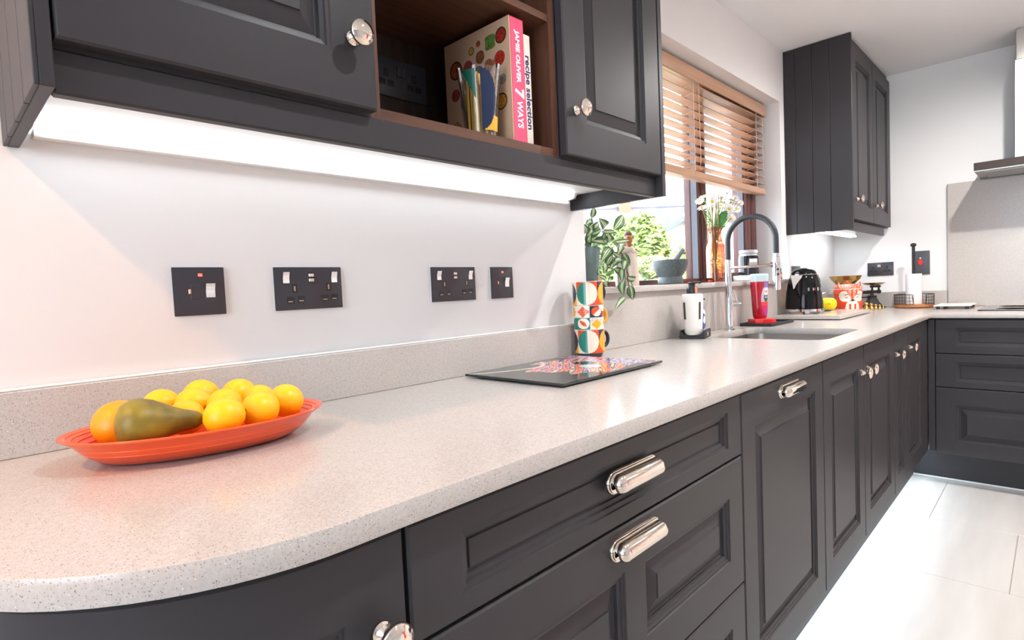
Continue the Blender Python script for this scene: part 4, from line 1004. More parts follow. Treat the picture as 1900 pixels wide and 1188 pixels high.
b.tube(ringpts(.024, a0, a1, 40)[:1] + [(px_+rr*math.cos(a0+.03), py_+rr*math.sin(a0+.03), H+.055)] + ringpts(.082, a0+.06, a1-.06, 40) + [(px_+rr*math.cos(a1-.03), py_+rr*math.sin(a1-.03), H+.055)] + ringpts(.024, a0, a1, 40)[-1:], .0022, 6)
obj('wire_basket', b, M_matblack, o, 60)
b = MB(); b.tube([(px_, py_, H+.022), (px_, py_, H+.372)], .0085, 16); b.ball((px_, py_, H+.383), .0165, 20, 10, (1, 1, .72)); obj('pole', b, M_matblack, o, 50)
o = thing('kitchen_roll', (px_, py_, H+.0224), 'white paper kitchen roll standing on the black pole', 'kitchen roll')
obj('paper', MB().lathe([(.012, .0), (.041, .0), (.0415, .002), (.0415, .183), (.041, .185), (.012, .185), (.012, .0)], 40, (px_, py_, H+.0224)), M_paper, o, 50)
# board beside the hob
o = thing('trivet_board', (4.0, -.68, H), 'thin white board on small black feet left of the hob', 'board')
obj('board', MB().rbox(3.870, 4.185, -.765, -.595, H+.016, H+.0215, .0015, 1), M_white, o)
for x in (3.885, 4.165):
    for y in (-.745, -.615): obj('foot', MB().rbox(x-.010, x+.010, y-.009, y+.009, H+.0003, H+.016, .003), M_black, o)
b = MB(); b.tube([(3.885, -.737, H+.012), (4.165, -.737, H+.012)], .002, 6); b.tube([(3.885, -.623, H+.012), (4.165, -.623, H+.012)], .002, 6); obj('wire', b, M_chrome, o, 60)

# ------------------------------------------------------------------ window sill
HS = H + .2104
x, y = 1.456, .058
o = thing('plant_pot', (x, y, HS), 'grey green tapered pot of the trailing plant by the window jamb', 'pot')
M_pot = mat('grey_green_glaze', srgb(108, 126, 126), .25, coat=.2)
obj('pot_body', MB().lathe([(0, .0003), (.034, .0003), (.0375, .004), (.046, .045), (.0505, .085), (.0525, .120), (.0530, .136), (.0515, .1375), (.049, .136), (.048, .120)], 11, (x, y, HS)), M_pot, o, 8)
obj('soil', MB().lathe([(.0475, .118), (0, .122)], 20, (x, y, HS)), mat('soil', (.03, .02, .015), .9), o)
o = thing('trailing_plant', (x, y, HS+.122), 'variegated green and cream trailing plant growing from the grey pot', 'plant')
M_leaf = mat('leaf_green', srgb(92, 132, 74), .38); M_leaf2 = mat('leaf_cream', srgb(226, 230, 196), .4); M_leaf3 = mat('leaf_dark', srgb(44, 74, 52), .4); M_stem = mat('stem_green', srgb(86, 78, 62), .5)
LEAVES = [(1.478,.039,1.359,1.486,.035,1.396,.017),(1.638,.057,1.328,1.698,.055,1.384,.033),(1.596,.063,1.338,1.54,.052,1.363,.027),(1.446,.033,1.295,1.386,.035,1.316,.025),(1.475,.039,1.345,1.427,.031,1.326,.016),(1.478,.057,1.335,1.487,.052,1.361,.016),(1.49,.053,1.322,1.531,.049,1.348,.019),(1.469,.048,1.302,1.532,.039,1.323,.016),(1.48,.003,1.308,1.563,.005,1.314,.014),(1.459,.046,1.283,1.524,.045,1.304,.016),(1.448,.049,1.28,1.564,.038,1.273,.014),(1.517,.006,1.277,1.427,.004,1.277,.019),(1.515,-.005,1.274,1.489,-.016,1.303,.024),(1.497,.009,1.281,1.498,.004,1.308,.016),(1.487,-.03,1.253,1.426,-.028,1.201,.03),(1.493,-.03,1.223,1.452,-.027,1.185,.028),(1.522,-.038,1.216,1.461,-.037,1.177,.027),(1.437,-.036,1.201,1.434,-.033,1.165,.019),(1.505,-.026,1.183,1.531,-.036,1.158,.022),(1.529,-.044,1.213,1.545,-.052,1.185,.019),(1.558,.011,1.276,1.658,.006,1.285,.014),(1.525,-.058,1.151,1.585,-.06,1.147,.019),(1.508,-.058,1.139,1.496,-.065,1.089,.024),(1.552,-.058,1.123,1.56,-.062,1.073,.024),(1.515,-.058,1.084,1.444,-.064,1.045,.017),(1.573,-.058,1.088,1.567,-.064,1.078,.007),(1.41,-.058,1.141,1.412,-.061,1.121,.019),(1.405,-.033,1.18,1.423,-.031,1.165,.013),(1.407,-.031,1.16,1.451,-.028,1.141,.013),(1.497,-.026,1.238,1.54,-.023,1.225,.014),(1.454,.049,1.293,1.48,.04,1.324,.016),(1.509,.054,1.305,1.543,.057,1.335,.017)]
view = Vector((-.1352, -1.1155, 1.1207))
rl = random.Random(5)
for k in range(18):
    a = rl.uniform(0, 6.283); r0 = rl.uniform(.005, .035); h0 = rl.uniform(1.262, 1.315); l0 = rl.uniform(.045, .07); el = rl.uniform(-.5, .9)
    p0_ = (x+r0*math.cos(a), y+r0*math.sin(a)*.8-.005, h0)
    LEAVES.append((*p0_, p0_[0]+l0*math.cos(a)*math.cos(el), p0_[1]+l0*.55*math.sin(a)*math.cos(el), p0_[2]+l0*.8*math.sin(el), rl.uniform(.016, .026)))
for k in range(4):
    t0 = k/5; p0_ = (1.50+.05*rl.random(), -.04-.02*rl.random(), 1.26-.13*t0); a = rl.uniform(-2.4, -.6)
    LEAVES.append((*p0_, p0_[0]+.05*math.cos(a), p0_[1]-.008, p0_[2]+.05*math.sin(a), rl.uniform(.016, .024)))
LEAVES = [L_ for L_ in LEAVES if L_[3] > 1.386 or L_[4] < -.004]
off_ = wloc(o)
for i, L_ in enumerate(LEAVES):
    A_, B_ = Vector(L_[:3]), Vector(L_[3:6]); w_ = L_[6]
    d_ = B_-A_; side = d_.cross(view-A_).normalized(); nrm = side.cross(d_).normalized()
    # each leaf turns its own way so that it is a real curved blade
    tw = random.uniform(-.5, .5); side = (side*math.cos(tw)+nrm*math.sin(tw)).normalized(); nrm = side.cross(d_).normalized()
    b = MB(); n = 8; cols_ = (-1, -.72, -.30, -.07, .07, .30, .72, 1); vs_ = []
    for k in range(n+1):
        t_ = k/n; wd = w_*.66*math.sin(math.pi*min(1, t_**.8*.97+.015))**.85*(1-.18*t_); c_ = A_ + d_*t_ + nrm*(.010*math.sin(math.pi*t_))
        for q in cols_: vs_.append(c_ + side*wd*q + nrm*(.22*wd*abs(q)))
    b.v = [tuple(v) for v in vs_]
    for k in range(n):
        for j in range(7):
            b.f.append((k*8+j, k*8+j+1, (k+1)*8+j+1, (k+1)*8+j)); b.m.append([2, 0, 1, 2 if i % 3 else 0, 1, 0, 2][j])
    obj('leaf', b, [M_leaf, M_leaf2, M_leaf3], o, 60)
root = Vector((x, y, HS+.122))
chains = [[root, (1.49, .0, 1.30), (1.51, -.035, 1.27), (1.53, -.055, 1.21), (1.53, -.062, 1.15), (1.545, -.063, 1.085)], [root, (1.475, .0, 1.285), (1.47, -.045, 1.24), (1.45, -.060, 1.19), (1.415, -.062, 1.14)], [root, (1.50, .045, 1.33), (1.478, .04, 1.36)], [root, (1.53, .05, 1.325), (1.61, .055, 1.325)],
          [(1.51, -.02, 1.275), (1.55, -.02, 1.25), (1.53, -.045, 1.215), (1.56, -.062, 1.12)], [root, (1.45, .04, 1.32), (1.43, .035, 1.31)]]
for ch in chains: obj('stem', MB().tube(ch, .0016, 6), M_stem, o, 60)
# little terracotta pot behind the plant
x, y = 1.60, .115
o = thing('terracotta_pot', (x, y, HS), 'tiny pink terracotta pot half hidden behind the trailing plant', 'pot')
obj('pot_body', MB().lathe([(0, .0003), (.014, .0003), (.020, .030), (.022, .030), (.022, .038), (.019, .038), (.016, .010), (0, .009)], 20, (x, y, HS)), mat('terracotta', srgb(214, 150, 128), .7), o, 40)
# figurine of two people embracing
sx, sy = 1.715, .055
o = thing('couple_figurine', (sx, sy, HS), 'cream figurine of two embracing robed figures beside the trailing plant', 'figurine')
M_robe = mat('cream_robe', srgb(200, 182, 168), .6); M_robe2 = mat('grey_robe', srgb(178, 166, 154), .6); M_skin = mat('figurine_skin', srgb(206, 150, 118), .55); M_hair = mat('brown_hair', srgb(150, 86, 56), .55); M_hair2 = mat('dark_hair', srgb(92, 62, 50), .6); M_fold = mat('fold_brown', srgb(120, 106, 96), .6)
ux = Vector((.69, -.72, 0)); uy = Vector((.72, .69, 0)); c0 = Vector((sx, sy, HS))
def fig(rings, seg=28):      # rings (across, away, r_across, r_away, z)
    m = MB(); vs_ = []; fs_ = []; n = len(rings)
    for a, w_, ra, rw_, z in rings:
        for k in range(seg): t_ = 2*math.pi*k/seg; vs_.append(c0+ux*(a+ra*math.cos(t_))+uy*(w_+rw_*math.sin(t_))+Vector((0, 0, z)))
    for i in range(n-1):
        for k in range(seg): k2 = (k+1) % seg; fs_.append((i*seg+k, i*seg+k2, (i+1)*seg+k2, (i+1)*seg+k))
    fs_ += [tuple(range(seg-1, -1, -1)), tuple((n-1)*seg+k for k in range(seg))]
    return m.add(vs_, fs_)
P_ = lambda a, w_, z: c0+ux*a+uy*w_+Vector((0, 0, z))
b = fig([(-.013, .012, .030, .024, .0003), (-.016, .012, .030, .024, .05), (-.020, .012, .028, .021, .10), (-.021, .012, .029, .020, .135), (-.018, .012, .027, .018, .150), (-.006, .012, .012, .010, .158), (.004, .010, .007, .007, .170)])
b.tube([P_(-.040, .008, .146), P_(-.034, -.016, .128), P_(-.004, -.022, .132), (P_(.018, -.018, .136))], [.009, .010, .0085, .006], 12)
obj('robe', b, M_robe2, o, 60)
b = fig([(.019, -.004, .023, .022, .0003), (.021, -.004, .021, .019, .04), (.018, -.004, .0185, .016, .095), (.014, -.004, .020, .016, .125), (.012, -.004, .019, .014, .140), (.007, -.003, .009, .008, .149), (.006, -.003, .006, .006, .160)])
b.tube([P_(.006, -.016, .138), P_(.022, -.014, .128), P_(.036, .000, .122), P_(.034, .010, .117)], [.009, .009, .0075, .005], 12)
b.tube([P_(.010, -.017, .140), P_(-.008, -.024, .140), P_(-.022, -.021, .142)], [.008, .0075, .006], 12)
obj('robe', b, M_robe, o, 60)
obj('hand', MB().ball(tuple(P_(.033, .012, .114)), .0065, 12, 8), M_skin, o, 60)
b = MB(); b.tube([P_(.010, -.019, .158), P_(.004, -.020, .150), P_(-.002, -.019, .143)], [.010, .009, .003], 12); b.ball(tuple(P_(.006, -.006, .172)), .0155, 20, 12, (1, 1, 1.15)); b.tube([P_(.006, -.014, .178), P_(.004, -.018, .164), P_(.002, -.018, .148)], [.0125, .0115, .006], 14)
obj('hair', b, M_hair, o, 60)
obj('face', MB().ball(tuple(P_(.012, .000, .170)), .0125, 18, 10, (1, 1, 1.15)), M_skin, o, 60)
obj('face', MB().ball(tuple(P_(.012, .014, .187)), .0135, 18, 10, (1, 1, 1.15)), M_skin, o, 60)
obj('hair', MB().ball(tuple(P_(.010, .014, .193)), .0150, 20, 12, (1, 1, .95)), M_hair2, o, 60)
for a in (-.036, -.010): obj('robe_fold', MB().tube([P_(a, -.010, .012), P_(a-.003, -.011, .07), P_(a-.005, -.009, .125)], [.0030, .0026, .0015], 8), M_fold, o, 60)
# mortar and pestle
x, y = 2.035, .052
M_gran = quartz('grey_granite', srgb(66, 73, 75), srgb(120, 128, 128)); M_gran.node_tree.nodes['Principled BSDF'].inputs['Roughness'].default_value = .45
o = thing('mortar', (x, y, HS), 'grey granite mortar bowl on the window sill', 'mortar')
obj('bowl', MB().lathe([(0, .0003), (.048, .0003), (.0515, .003), (.0510, .020), (.0485, .027), (.0480, .030), (.056, .042), (.066, .060), (.0725, .082), (.0735, .098), (.0715, .1005), (.063, .1005), (.060, .085), (.045, .052), (.02, .042), (0, .041)], 44, (x, y, HS)), M_gran, o, 40)
o = thing('pestle', (x, y, HS+.06), 'grey stone pestle leaning out of the mortar', 'pestle')
ux2 = Vector((.69, -.72, 0)); c0 = Vector((x, y, HS))
obj('shaft', MB().tube([c0-ux2*.012+Vector((0, 0, .0555)), c0-ux2*.006+Vector((0, 0, .060)), c0+ux2*.030+Vector((0, 0, .108)), c0+ux2*.054+Vector((0, 0, .1385)), c0+ux2*.0575+Vector((0, 0, .143)), c0+ux2*.059+Vector((0, 0, .1455))], [.0100, .0135, .0110, .0108, .0092, .003], 18), mat('grey_stone', srgb(104, 108, 110), .5), o, 50)
# flower vase
x, y = 2.487, .060
o = thing('flower_vase', (x, y, HS), 'peach tinted glass bottle vase holding white daisies', 'vase')
VP = [(0, .0003), (.040, .0003), (.0445, .004), (.0450, .15), (.0430, .170), (.036, .188), (.0315, .200), (.0305, .215), (.0315, .250), (.0330, .2555)]
obj('glass_body', MB().lathe(VP, 44, (x, y, HS)), M_amber, o, 50)
obj('glass_base', MB().lathe([(0, .001), (.040, .001), (.043, .005), (.042, .010), (0, .011)], 36, (x, y, HS)), M_amber, o, 40)
obj('water', MB().lathe([(0, .0115), (.0425, .0115), (.0428, .074), (0, .0745)], 36, (x, y, HS)), thin_glass('tinted_water', (.97, .82, .66), .02), o, 40)
bq = thing('daisy_bouquet', (x, y, HS+.012), 'bunch of white daisies with yellow centres in the peach vase', 'flowers')
M_petal = mat('white_petal', srgb(224, 220, 218), .6); M_ctr = mat('yellow_centre', srgb(206, 182, 40), .7); M_green = mat('flower_leaf', srgb(72, 128, 62), .5); M_st = mat('wet_stem', srgb(150, 120, 50), .5)
DAISY = [(2.407,.071,1.516,.0215),(2.299,.039,1.482,.0215),(2.41,.079,1.466,.025),(2.378,.02,1.484,.0267),(2.532,.044,1.481,.0237),(2.565,.02,1.466,.0284),(2.802,.081,1.49,.0237),(2.583,.02,1.42,.025),(2.572,.031,1.541,.0194),(2.616,.077,1.527,.0215),(2.718,.052,1.534,.0215),(2.742,.035,1.511,.0172),(2.491,.044,1.526,.0194),(2.596,.075,1.442,.0138),(2.473,.082,1.46,.0172),(2.621,.028,1.507,.0194),(2.525,.065,1.474,.0194)]
rd = random.Random(3)
DAISY += [(2.36+.40*rd.random(), .03+.07*rd.random(), 1.455+.075*rd.random(), .016+.006*rd.random()) for _ in range(9)]
ctr = Vector((x+.02, y+.03, HS+.20))
for i, (dx, dy, dz, r_) in enumerate(DAISY):
    c = Vector((dx, dy, dz)); n_ = (c-ctr).normalized()
    if i in (3, 5, 7): n_ = (view-c).normalized()*.8 + n_*.3
    elif i in (4, 15, 16): n_ = n_*.7 + (view-c).normalized()*.5
    n_.normalize(); u_ = n_.orthogonal().normalized(); w_ = n_.cross(u_)
    b = MB(); np_ = 20
    for k in range(np_):
        a = 2*math.pi*k/np_ + (i*.3); lift = .12 + .10*((k*7+i) % 3)
        e = u_*math.cos(a)+w_*math.sin(a); t_ = n_.cross(e); rr = r_*(1.0 if k % 2 else .9)
        vs_ = []
        for f_, wd in ((.18, .05), (.5, .125), (.8, .14), (1.0, .06)):
            for q in (-1, 0, 1): vs_.append(c + e*rr*f_ + t_*rr*wd*q + n_*(rr*(lift*f_*(1.2-f_)*2 - .03*abs(q))))
        b.add(vs_, [(j*3+m_, j*3+m_+1, j*3+m_+4, j*3+m_+3) for j in range(3) for m_ in (0, 1)])
    fl_ = obj('flower', b, M_petal, bq, 60)
    obj('centre', MB().lathe([(r_*.26, .0), (r_*.26, r_*.10), (r_*.16, r_*.18), (0, r_*.20)], 14, tuple(c+n_*r_*.02), tuple(n_)), M_ctr, fl_, 60)
    k_ = i*2.4; rb = .012+.006*(i % 3)
    b0 = Vector((x-.6*rb*math.cos(k_), y-.6*rb*math.sin(k_), HS+.014)); nk = Vector((x+.018*math.cos(k_), y+.018*math.sin(k_), HS+.215))
    obj('stem', MB().tube([b0, (b0+nk)/2, nk, nk*.45+c*.55+Vector((0, 0, .006)), c-n_*.002], .0021, 6), M_st if i % 2 else M_green, fl_, 60)
for i in range(15):
    a = i*2.1; A_ = Vector((x+.020*math.cos(a)+.02, y+.020*math.sin(a), HS+.258+.012*(i % 4))); B_ = A_ + Vector((.052*math.cos(a)+.012, .04*math.sin(a)-.01, .010+.012*(i % 3)))
    d_ = B_-A_; s_ = d_.cross(Vector((.3, -.6, .7))).normalized(); b = MB(); vs_ = []
    for k, wd in enumerate((.003, .011, .013, .010, .001)): 
        for q in (-1, 0, 1): vs_.append(A_+d_*(k/4)+s_*wd*q+Vector((0, 0, .008*math.sin(k/4*math.pi)-.003*abs(q))))
    b.add(vs_, [(j*3+m_, j*3+m_+1, j*3+m_+4, j*3+m_+3) for j in range(4) for m_ in (0, 1)]); obj('leaf', b, M_green, bq, 60)
# white dish, candle jar, amber bottle, small tin
x, y = 2.835, .052
o = thing('ridged_dish', (x, y, HS), 'white ridged dish under the dark candle jar', 'dish')
b = MB(); n = 72; ring = lambda r_, z, k_: [(x+(r_+k_*(.0012 if i % 2 else -.0012))*math.cos(2*math.pi*i/n), y+(r_+k_*(.0012 if i % 2 else -.0012))*math.sin(2*math.pi*i/n), HS+z) for i in range(n)]
rs = ring(.058, .0003, 1) + ring(.062, .004, 1) + ring(.063, .0275, 1) + ring(.058, .0275, 0)
b.add(rs, [(j*n+i, j*n+(i+1) % n, (j+1)*n+(i+1) % n, (j+1)*n+i) for j in range(3) for i in range(n)] + [tuple(range(n-1, -1, -1)), tuple(range(3*n, 4*n))]); obj('dish_body', b, M_white, o, 20)
x, y = 2.868, .052; hz = HS+.0279
o = thing('candle_jar', (x, y, hz), 'dark glass candle jar with clear rim behind the tap', 'candle')
obj('jar_body', MB().lathe([(0, .0003), (.046, .0003), (.0495, .004), (.0500, .085), (.0470, .100)], 36, (x, y, hz)), mat('smoky_black_glass', (.012, .012, .014), .08), o, 40)
obj('clear_rim', MB().lathe([(.0470, .1002), (.0410, .110), (.0405, .112), (.0455, .114), (.0460, .128), (.0445, .130), (.043, .128)], 36, (x, y, hz)), mat('clear_rim_glass', srgb(214, 214, 216), .08, trans=.5), o, 40)
vj = math.atan2(-1.1155-y, -.1352-x); b = MB(); vs_ = []
for z in (.042, .085):
    for k in range(9): a = vj+.05+.95*k/8; vs_.append((x+.0505*math.cos(a), y+.0505*math.sin(a), hz+z))
b.add(vs_, [(k, k+1, 10+k, 9+k) for k in range(8)]); lb_ = obj('label', b, mat('grey_label', srgb(150, 148, 150), .5), o, 60)
b = MB(); vs_ = []
for z in (.066, .082):
    for k in range(9): a = vj+.12+.80*k/8; vs_.append((x+.0508*math.cos(a), y+.0508*math.sin(a), hz+z))
b.add(vs_, [(k, k+1, 10+k, 9+k) for k in range(8)]); obj('label_panel', b, M_rim, lb_, 60)
x, y = 3.165, .0
o = thing('amber_bottle', (x, y, HS), 'tiny amber dropper bottle with black cap at the sill end', 'bottle')
obj('glass_body', MB().lathe([(0, .0003), (.0115, .0003), (.0125, .003), (.0125, .034), (.010, .038), (.0065, .040), (0, .040)], 20, (x, y, HS)), mat('amber', srgb(120, 62, 28), .15), o, 40)
obj('cap', MB().lathe([(.0085, .040), (.0088, .041), (.0084, .060), (0, .061)], 20, (x, y, HS)), M_black, o, 40)
obj('label', MB().lathe([(.0127, .010), (.0127, .030)], 20, (x, y, HS)), mat('label_orange', srgb(232, 150, 110), .5), o, 40)
x, y = 2.640, .075
o = thing('small_tin', (x, y, HS), 'little dark tin between the vase and the white dish', 'tin')
obj('tin_body', MB().lathe([(0, .0003), (.021, .0003), (.0215, .002), (.0215, .017), (0, .017)], 28, (x, y, HS)), mat('dark_tin', (.06, .06, .05), .4), o, 40)
obj('lid', MB().lathe([(.0225, .0172), (.0225, .024), (.021, .0255), (0, .026)], 28, (x, y, HS)), mat('tin_lid', srgb(120, 120, 96), .35), o, 40)

# ------------------------------------------------------------------ venetian blind
bl = thing('venetian_blind', (2.3, .09, H+1.18), 'half raised honey coloured timber slat blind in the window', 'blind')
BX0, BX1 = 1.40, 3.190
obj('valance', MB().rbox(BX0, BX1, .062, .069, H+1.112, H+1.171, .002), M_blind, bl)
obj('head_rail', MB().rbox(BX0+.005, BX1-.01, .072, .118, H+1.135, H+1.175, .002), M_blind, bl)
obj('valance_return', MB().rbox(BX1-.007, BX1, .0692, .118, H+1.112, H+1.171, .0015), M_blind, bl)
tilt = R(0); ns = 10; zb, zt = H+.742, H+1.100
for k in range(ns):
    z = zb + (zt-zb)*k/(ns-1); b = MB(); hw, th = .025, .0014; n = 6; top = []; bot = []
    for j in range(n+1):
        q = -1+2*j/n; crown = .0022*(1-q*q); yy = .094+hw*q*math.cos(tilt); zz = z - hw*q*math.sin(tilt) + crown
        top.append((yy, zz+th)); bot.append((yy, zz-th))
    b.prism(bot+top[::-1], BX0+.006, BX1-.012, 'yz'); obj('slat', b, M_blind, bl, 25)
obj('bottom_rail', MB().rbox(BX0+.004, BX1-.008, .068, .120, H+.684, H+.718, .006, 3), M_blind, bl)
M_cord = mat('blind_cord', srgb(214, 196, 178), .7)
for x in (1.56, 2.325, 3.055):
    b = MB()
    for y in (.0665, .1215): b.tube([(x, y, H+.70), (x, y, H+1.13)], .0009, 5)
    for k in range(ns):
        z = zb + (zt-zb)*k/(ns-1); b.tube([(x, .0668, z+.0015), (x, .1212, z-.0085)], .0007, 4)
    obj('ladder_cord', b, M_cord, bl, 60)
obj('lift_cord', MB().tube([(2.36, .0585, H+1.12), (2.36, .057, H+.75), (2.345, .056, H+.735), (2.355, .055, H+.722), (2.375, .056, H+.728)], .0011, 5), M_cord, bl, 60)
obj('lift_cord', MB().tube([(3.12, .0585, H+1.12), (3.12, .057, H+.80)], .0011, 5), M_cord, bl, 60)

# ------------------------------------------------------------------ outside the window
gd = Vector((.8582, .5133, 0)); gr = Vector((.5133, -.8582, 0)); E0 = Vector((-.1352, -1.1155, 0))
G = lambda s, D, z: tuple(E0 + gd*D + gr*s + Vector((0, 0, z)))
GZ = -.25
b = MB(); b.add([G(-22, 2.6, GZ), G(12, 4.5, GZ), G(30, 60, GZ), G(-40, 60, GZ)], [(0, 1, 2, 3)])
b = MB().box(-8, 60, .32, 60, GZ-.1, GZ)
gr_o = struct('ground_outside', b, mat('garden_ground', srgb(150, 148, 144), .9))
M_slate = mat('roof_tile', srgb(92, 92, 100), .8); M_render = mat('white_render', srgb(232, 228, 220), .8); M_brickr = mat('red_brick', srgb(150, 84, 66), .85); M_barge = mat('grey_bargeboard', srgb(84, 92, 106), .6)
hs = thing('neighbour_house', G(-.2, 18, GZ), 'pale rendered neighbouring house with grey tiled roof and brick chimney', 'house')
obj('wall', MB().add([G(-4, 16.2, GZ), G(3.2, 16.2, GZ), G(3.2, 20, GZ), G(-4, 20, GZ), G(-4, 16.2, 2.52), G(3.2, 16.2, 2.30), G(3.2, 20, 2.30), G(-4, 20, 2.52)], [(0, 1, 5, 4), (1, 2, 6, 5), (2, 3, 7, 6), (3, 0, 4, 7), (4, 5, 6, 7)]), M_render, hs, 0)
b = MB(); nr = 14
for k in range(nr):
    f0, f1 = k/nr, (k+1)/nr; D0, D1 = 15.9+2.0*f0, 15.9+2.0*f1
    zl = lambda f_: 2.46+1.16*f_; zr = lambda f_: 2.22+1.10*f_
    b.add([G(-4.4, D0, zl(f0)+.05), G(3.4, D0, zr(f0)+.05), G(3.4, D1, zr(f1)+.015), G(-4.4, D1, zl(f1)+.015), G(-4.4, D0, zl(f0)), G(3.4, D0, zr(f0))], [(0, 1, 2, 3), (4, 5, 1, 0)])
r_ = obj('roof', b, M_slate, hs, 0, kind='stuff')
obj('ridge', MB().tube([G(-4.4, 17.9, 3.66), G(3.4, 17.9, 3.36)], .07, 8), M_slate, hs, 60)
def gbox(s0, s1, D0, D1, z0, z1):
    return MB().add([G(s0, D0, z0), G(s1, D0, z0), G(s1, D1, z0), G(s0, D1, z0), G(s0, D0, z1), G(s1, D0, z1), G(s1, D1, z1), G(s0, D1, z1)], [(0, 3, 2, 1), (4, 5, 6, 7), (0, 1, 5, 4), (1, 2, 6, 5), (2, 3, 7, 6), (3, 0, 4, 7)])
ch = obj('chimney', gbox(-.62, -.27, 17.6, 17.95, 3.2, 3.86), M_brickr, hs, 0)
for k in range(2): obj('chimney_pot', MB().lathe([(.05, 0), (.045, .16), (.055, .17), (.0, .17)], 12, G(-.53+.17*k, 17.78, 3.86)), mat('chimney_clay', srgb(190, 120, 95), .8), ch, 40)
o = thing('neighbour_extension', G(1.0, 14, GZ), 'low white gabled extension in front of the tiled roof', 'house')
obj('gable_wall', MB().add([G(.30, 13.6, GZ), G(2.2, 13.6, GZ), G(2.2, 13.6, 1.95), G(.95, 13.6, 2.56), G(.30, 13.6, 2.18), G(.30, 15.8, GZ), G(2.2, 15.8, GZ), G(2.2, 15.8, 1.95), G(.95, 15.8, 2.56), G(.30, 15.8, 2.18)],
      [(0, 1, 2, 3, 4), (9, 8, 7, 6, 5), (0, 5, 6, 1), (1, 6, 7, 2), (4, 9, 5, 0)]), M_render, o, 0)
def slabq(a, c, d, e, th): 
    t_ = Vector((0, 0, th)); q = [Vector(v) for v in (a, c, d, e)]
    return MB().add(q + [v+t_ for v in q], [(0, 3, 2, 1), (4, 5, 6, 7), (0, 1, 5, 4), (1, 2, 6, 5), (2, 3, 7, 6), (3, 0, 4, 7)])
obj('roof_slope', slabq(G(.17, 13.4, 2.10), G(.95, 13.4, 2.56), G(.95, 15.9, 2.56), G(.17, 15.9, 2.10), .07), M_slate, o, 0)
obj('roof_slope', slabq(G(.95, 13.4, 2.56), G(2.4, 13.4, 1.85), G(2.4, 15.9, 1.85), G(.95, 15.9, 2.56), .07), M_slate, o, 0)
obj('bargeboard', slabq(G(.16, 13.36, 2.06), G(.95, 13.36, 2.52), G(.95, 13.40, 2.52), G(.16, 13.40, 2.06), .10), M_barge, o, 0)
obj('bargeboard', slabq(G(.95, 13.36, 2.52), G(2.4, 13.36, 1.81), G(2.4, 13.40, 1.81), G(.95, 13.40, 2.52), .10), M_barge, o, 0)
obj('finial', MB().ball(G(.95, 13.37, 2.64), .055, 12, 8), M_render, o, 60)
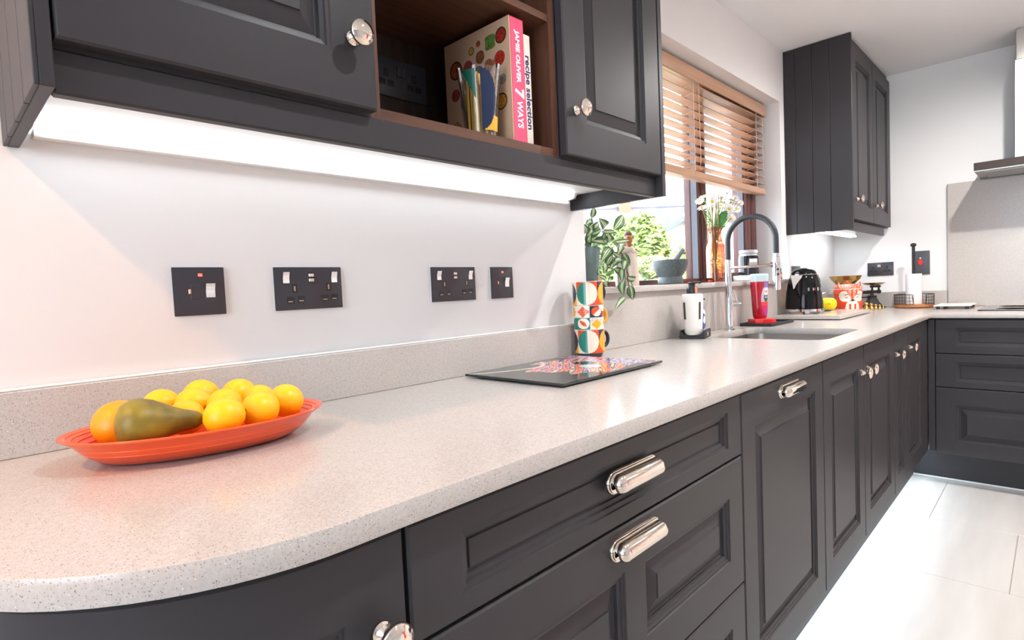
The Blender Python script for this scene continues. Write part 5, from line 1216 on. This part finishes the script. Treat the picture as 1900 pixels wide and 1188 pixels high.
# a dark vent pipe on the roof and shrubs between
o = thing('roof_vent', G(.1, 15.4, GZ), 'dark upright flue standing in front of the tiled roof', 'flue')
obj('pipe', MB().tube([G(.13, 15.4, GZ), G(.13, 15.4, 2.80)], .05, 10), M_barge, o, 40); obj('cowl', MB().lathe([(.05, 0), (.075, .03), (.075, .10), (.04, .14), (0, .14)], 12, G(.13, 15.4, 2.80)), M_barge, o, 40)
def shrub(s, D, z, r_, label, cols, n):
    base = Vector(G(s, D, GZ)); o = thing('garden_shrub', tuple(base), label, 'shrub', 'shrubs outside the window')
    obj('trunk', MB().tube([base, base+Vector((.02, .01, (z-GZ)*.55)), base+Vector((0, .02, z-GZ-.1))], [.04, .03, .012], 8), M_stem, o, 60)
    b = MB(); rnd = random.Random(int(s*100)+7)
    vs_ = []; fs_ = []
    for k in range(n):
        a = rnd.uniform(0, 6.283); e = math.asin(rnd.uniform(-.8, 1)); rr = r_*(.45+.55*rnd.random()**.4)
        c = Vector((0, 0, z-GZ-r_*.75)) + Vector((rr*math.cos(e)*math.cos(a), rr*math.cos(e)*math.sin(a), rr*1.1*math.sin(e)))
        if c.z < .03: continue
        c += base; u_ = Vector((rnd.gauss(0, 1), rnd.gauss(0, 1), rnd.gauss(0, .6))).normalized(); v_ = u_.orthogonal().normalized(); l_ = .055+.05*rnd.random()
        q = len(vs_); vs_ += [c-u_*l_, c+v_*l_*.45, c+u_*l_, c-v_*l_*.45]; fs_.append((q, q+1, q+2, q+3))
    b.add(vs_, fs_); b.m = [rnd.randrange(len(cols)) for _ in fs_]
    obj('foliage', b, cols, o, 0, cleanup=False, kind='stuff')
Gm = [mat('shrub_'+n_, srgb(*c), .6) for n_, c in (('lime', (150, 168, 88)), ('mid', (104, 132, 68)), ('deep', (70, 110, 52)), ('rust', (176, 140, 96)))]
shrub(-.10, 11.0, 2.28, .62, 'lime green leafy shrub beyond the window below the flue', Gm[:2]+[Gm[0]], 2600)
shrub(-.62, 10.0, 1.80, .5, 'mid green shrub beyond the window behind the trailing plant', Gm[:3], 1800)
shrub(.15, 7.5, 1.36, .34, 'low mixed shrub seen between the figurine and the mortar', Gm, 2000)
shrub(-.15, 6.2, 1.12, .30, 'rusty low shrub seen just above the sill by the figurine', [Gm[1], Gm[3], Gm[0]], 1600)
shrub(.83, 9.5, 1.62, .42, 'bright shrub seen behind the pestle', Gm[:2], 1600)
# brick boundary wall seen through the opening pane
BY = 3.0
bw = thing('garden_brick_wall', (9.6, BY, GZ), 'pinkish red brick outbuilding wall seen behind the daisies', 'wall')
obj('mortar_core', MB().box(9.0, 12.6, BY+.008, BY+.30, GZ, 2.4), mat('lime_mortar', srgb(168, 148, 136), .9), bw, 0)
Mb = [mat('brick_'+str(k), srgb(*c), .85) for k, c in enumerate(((160, 84, 68), (146, 72, 60), (172, 98, 80)))]
bases = []
for k in range(3):
    me_o = obj('brick', MB().rbox(-.1045, .1045, 0, .05, 0, .065, .003, 1), Mb[k], bw, 0, local=True); bases.append(me_o)
cnt = 0; first = [True]*3
for j in range(20):
    z = .0 + GZ + .60 + j*.075
    for i in range(15):
        xx = 9.12 + i*.22 + (.11 if j % 2 else 0); k = (i*7+j*3+(i*j) % 5) % 3
        if xx > 12.4: continue
        if first[k]: q = bases[k]; first[k] = False
        else: q = bases[k].copy(); COL.objects.link(q)
        q.parent = bw; q.location = Vector((xx, BY, z)) - bw.location + Vector((0, random.uniform(-.003, .002), 0)); cnt += 1
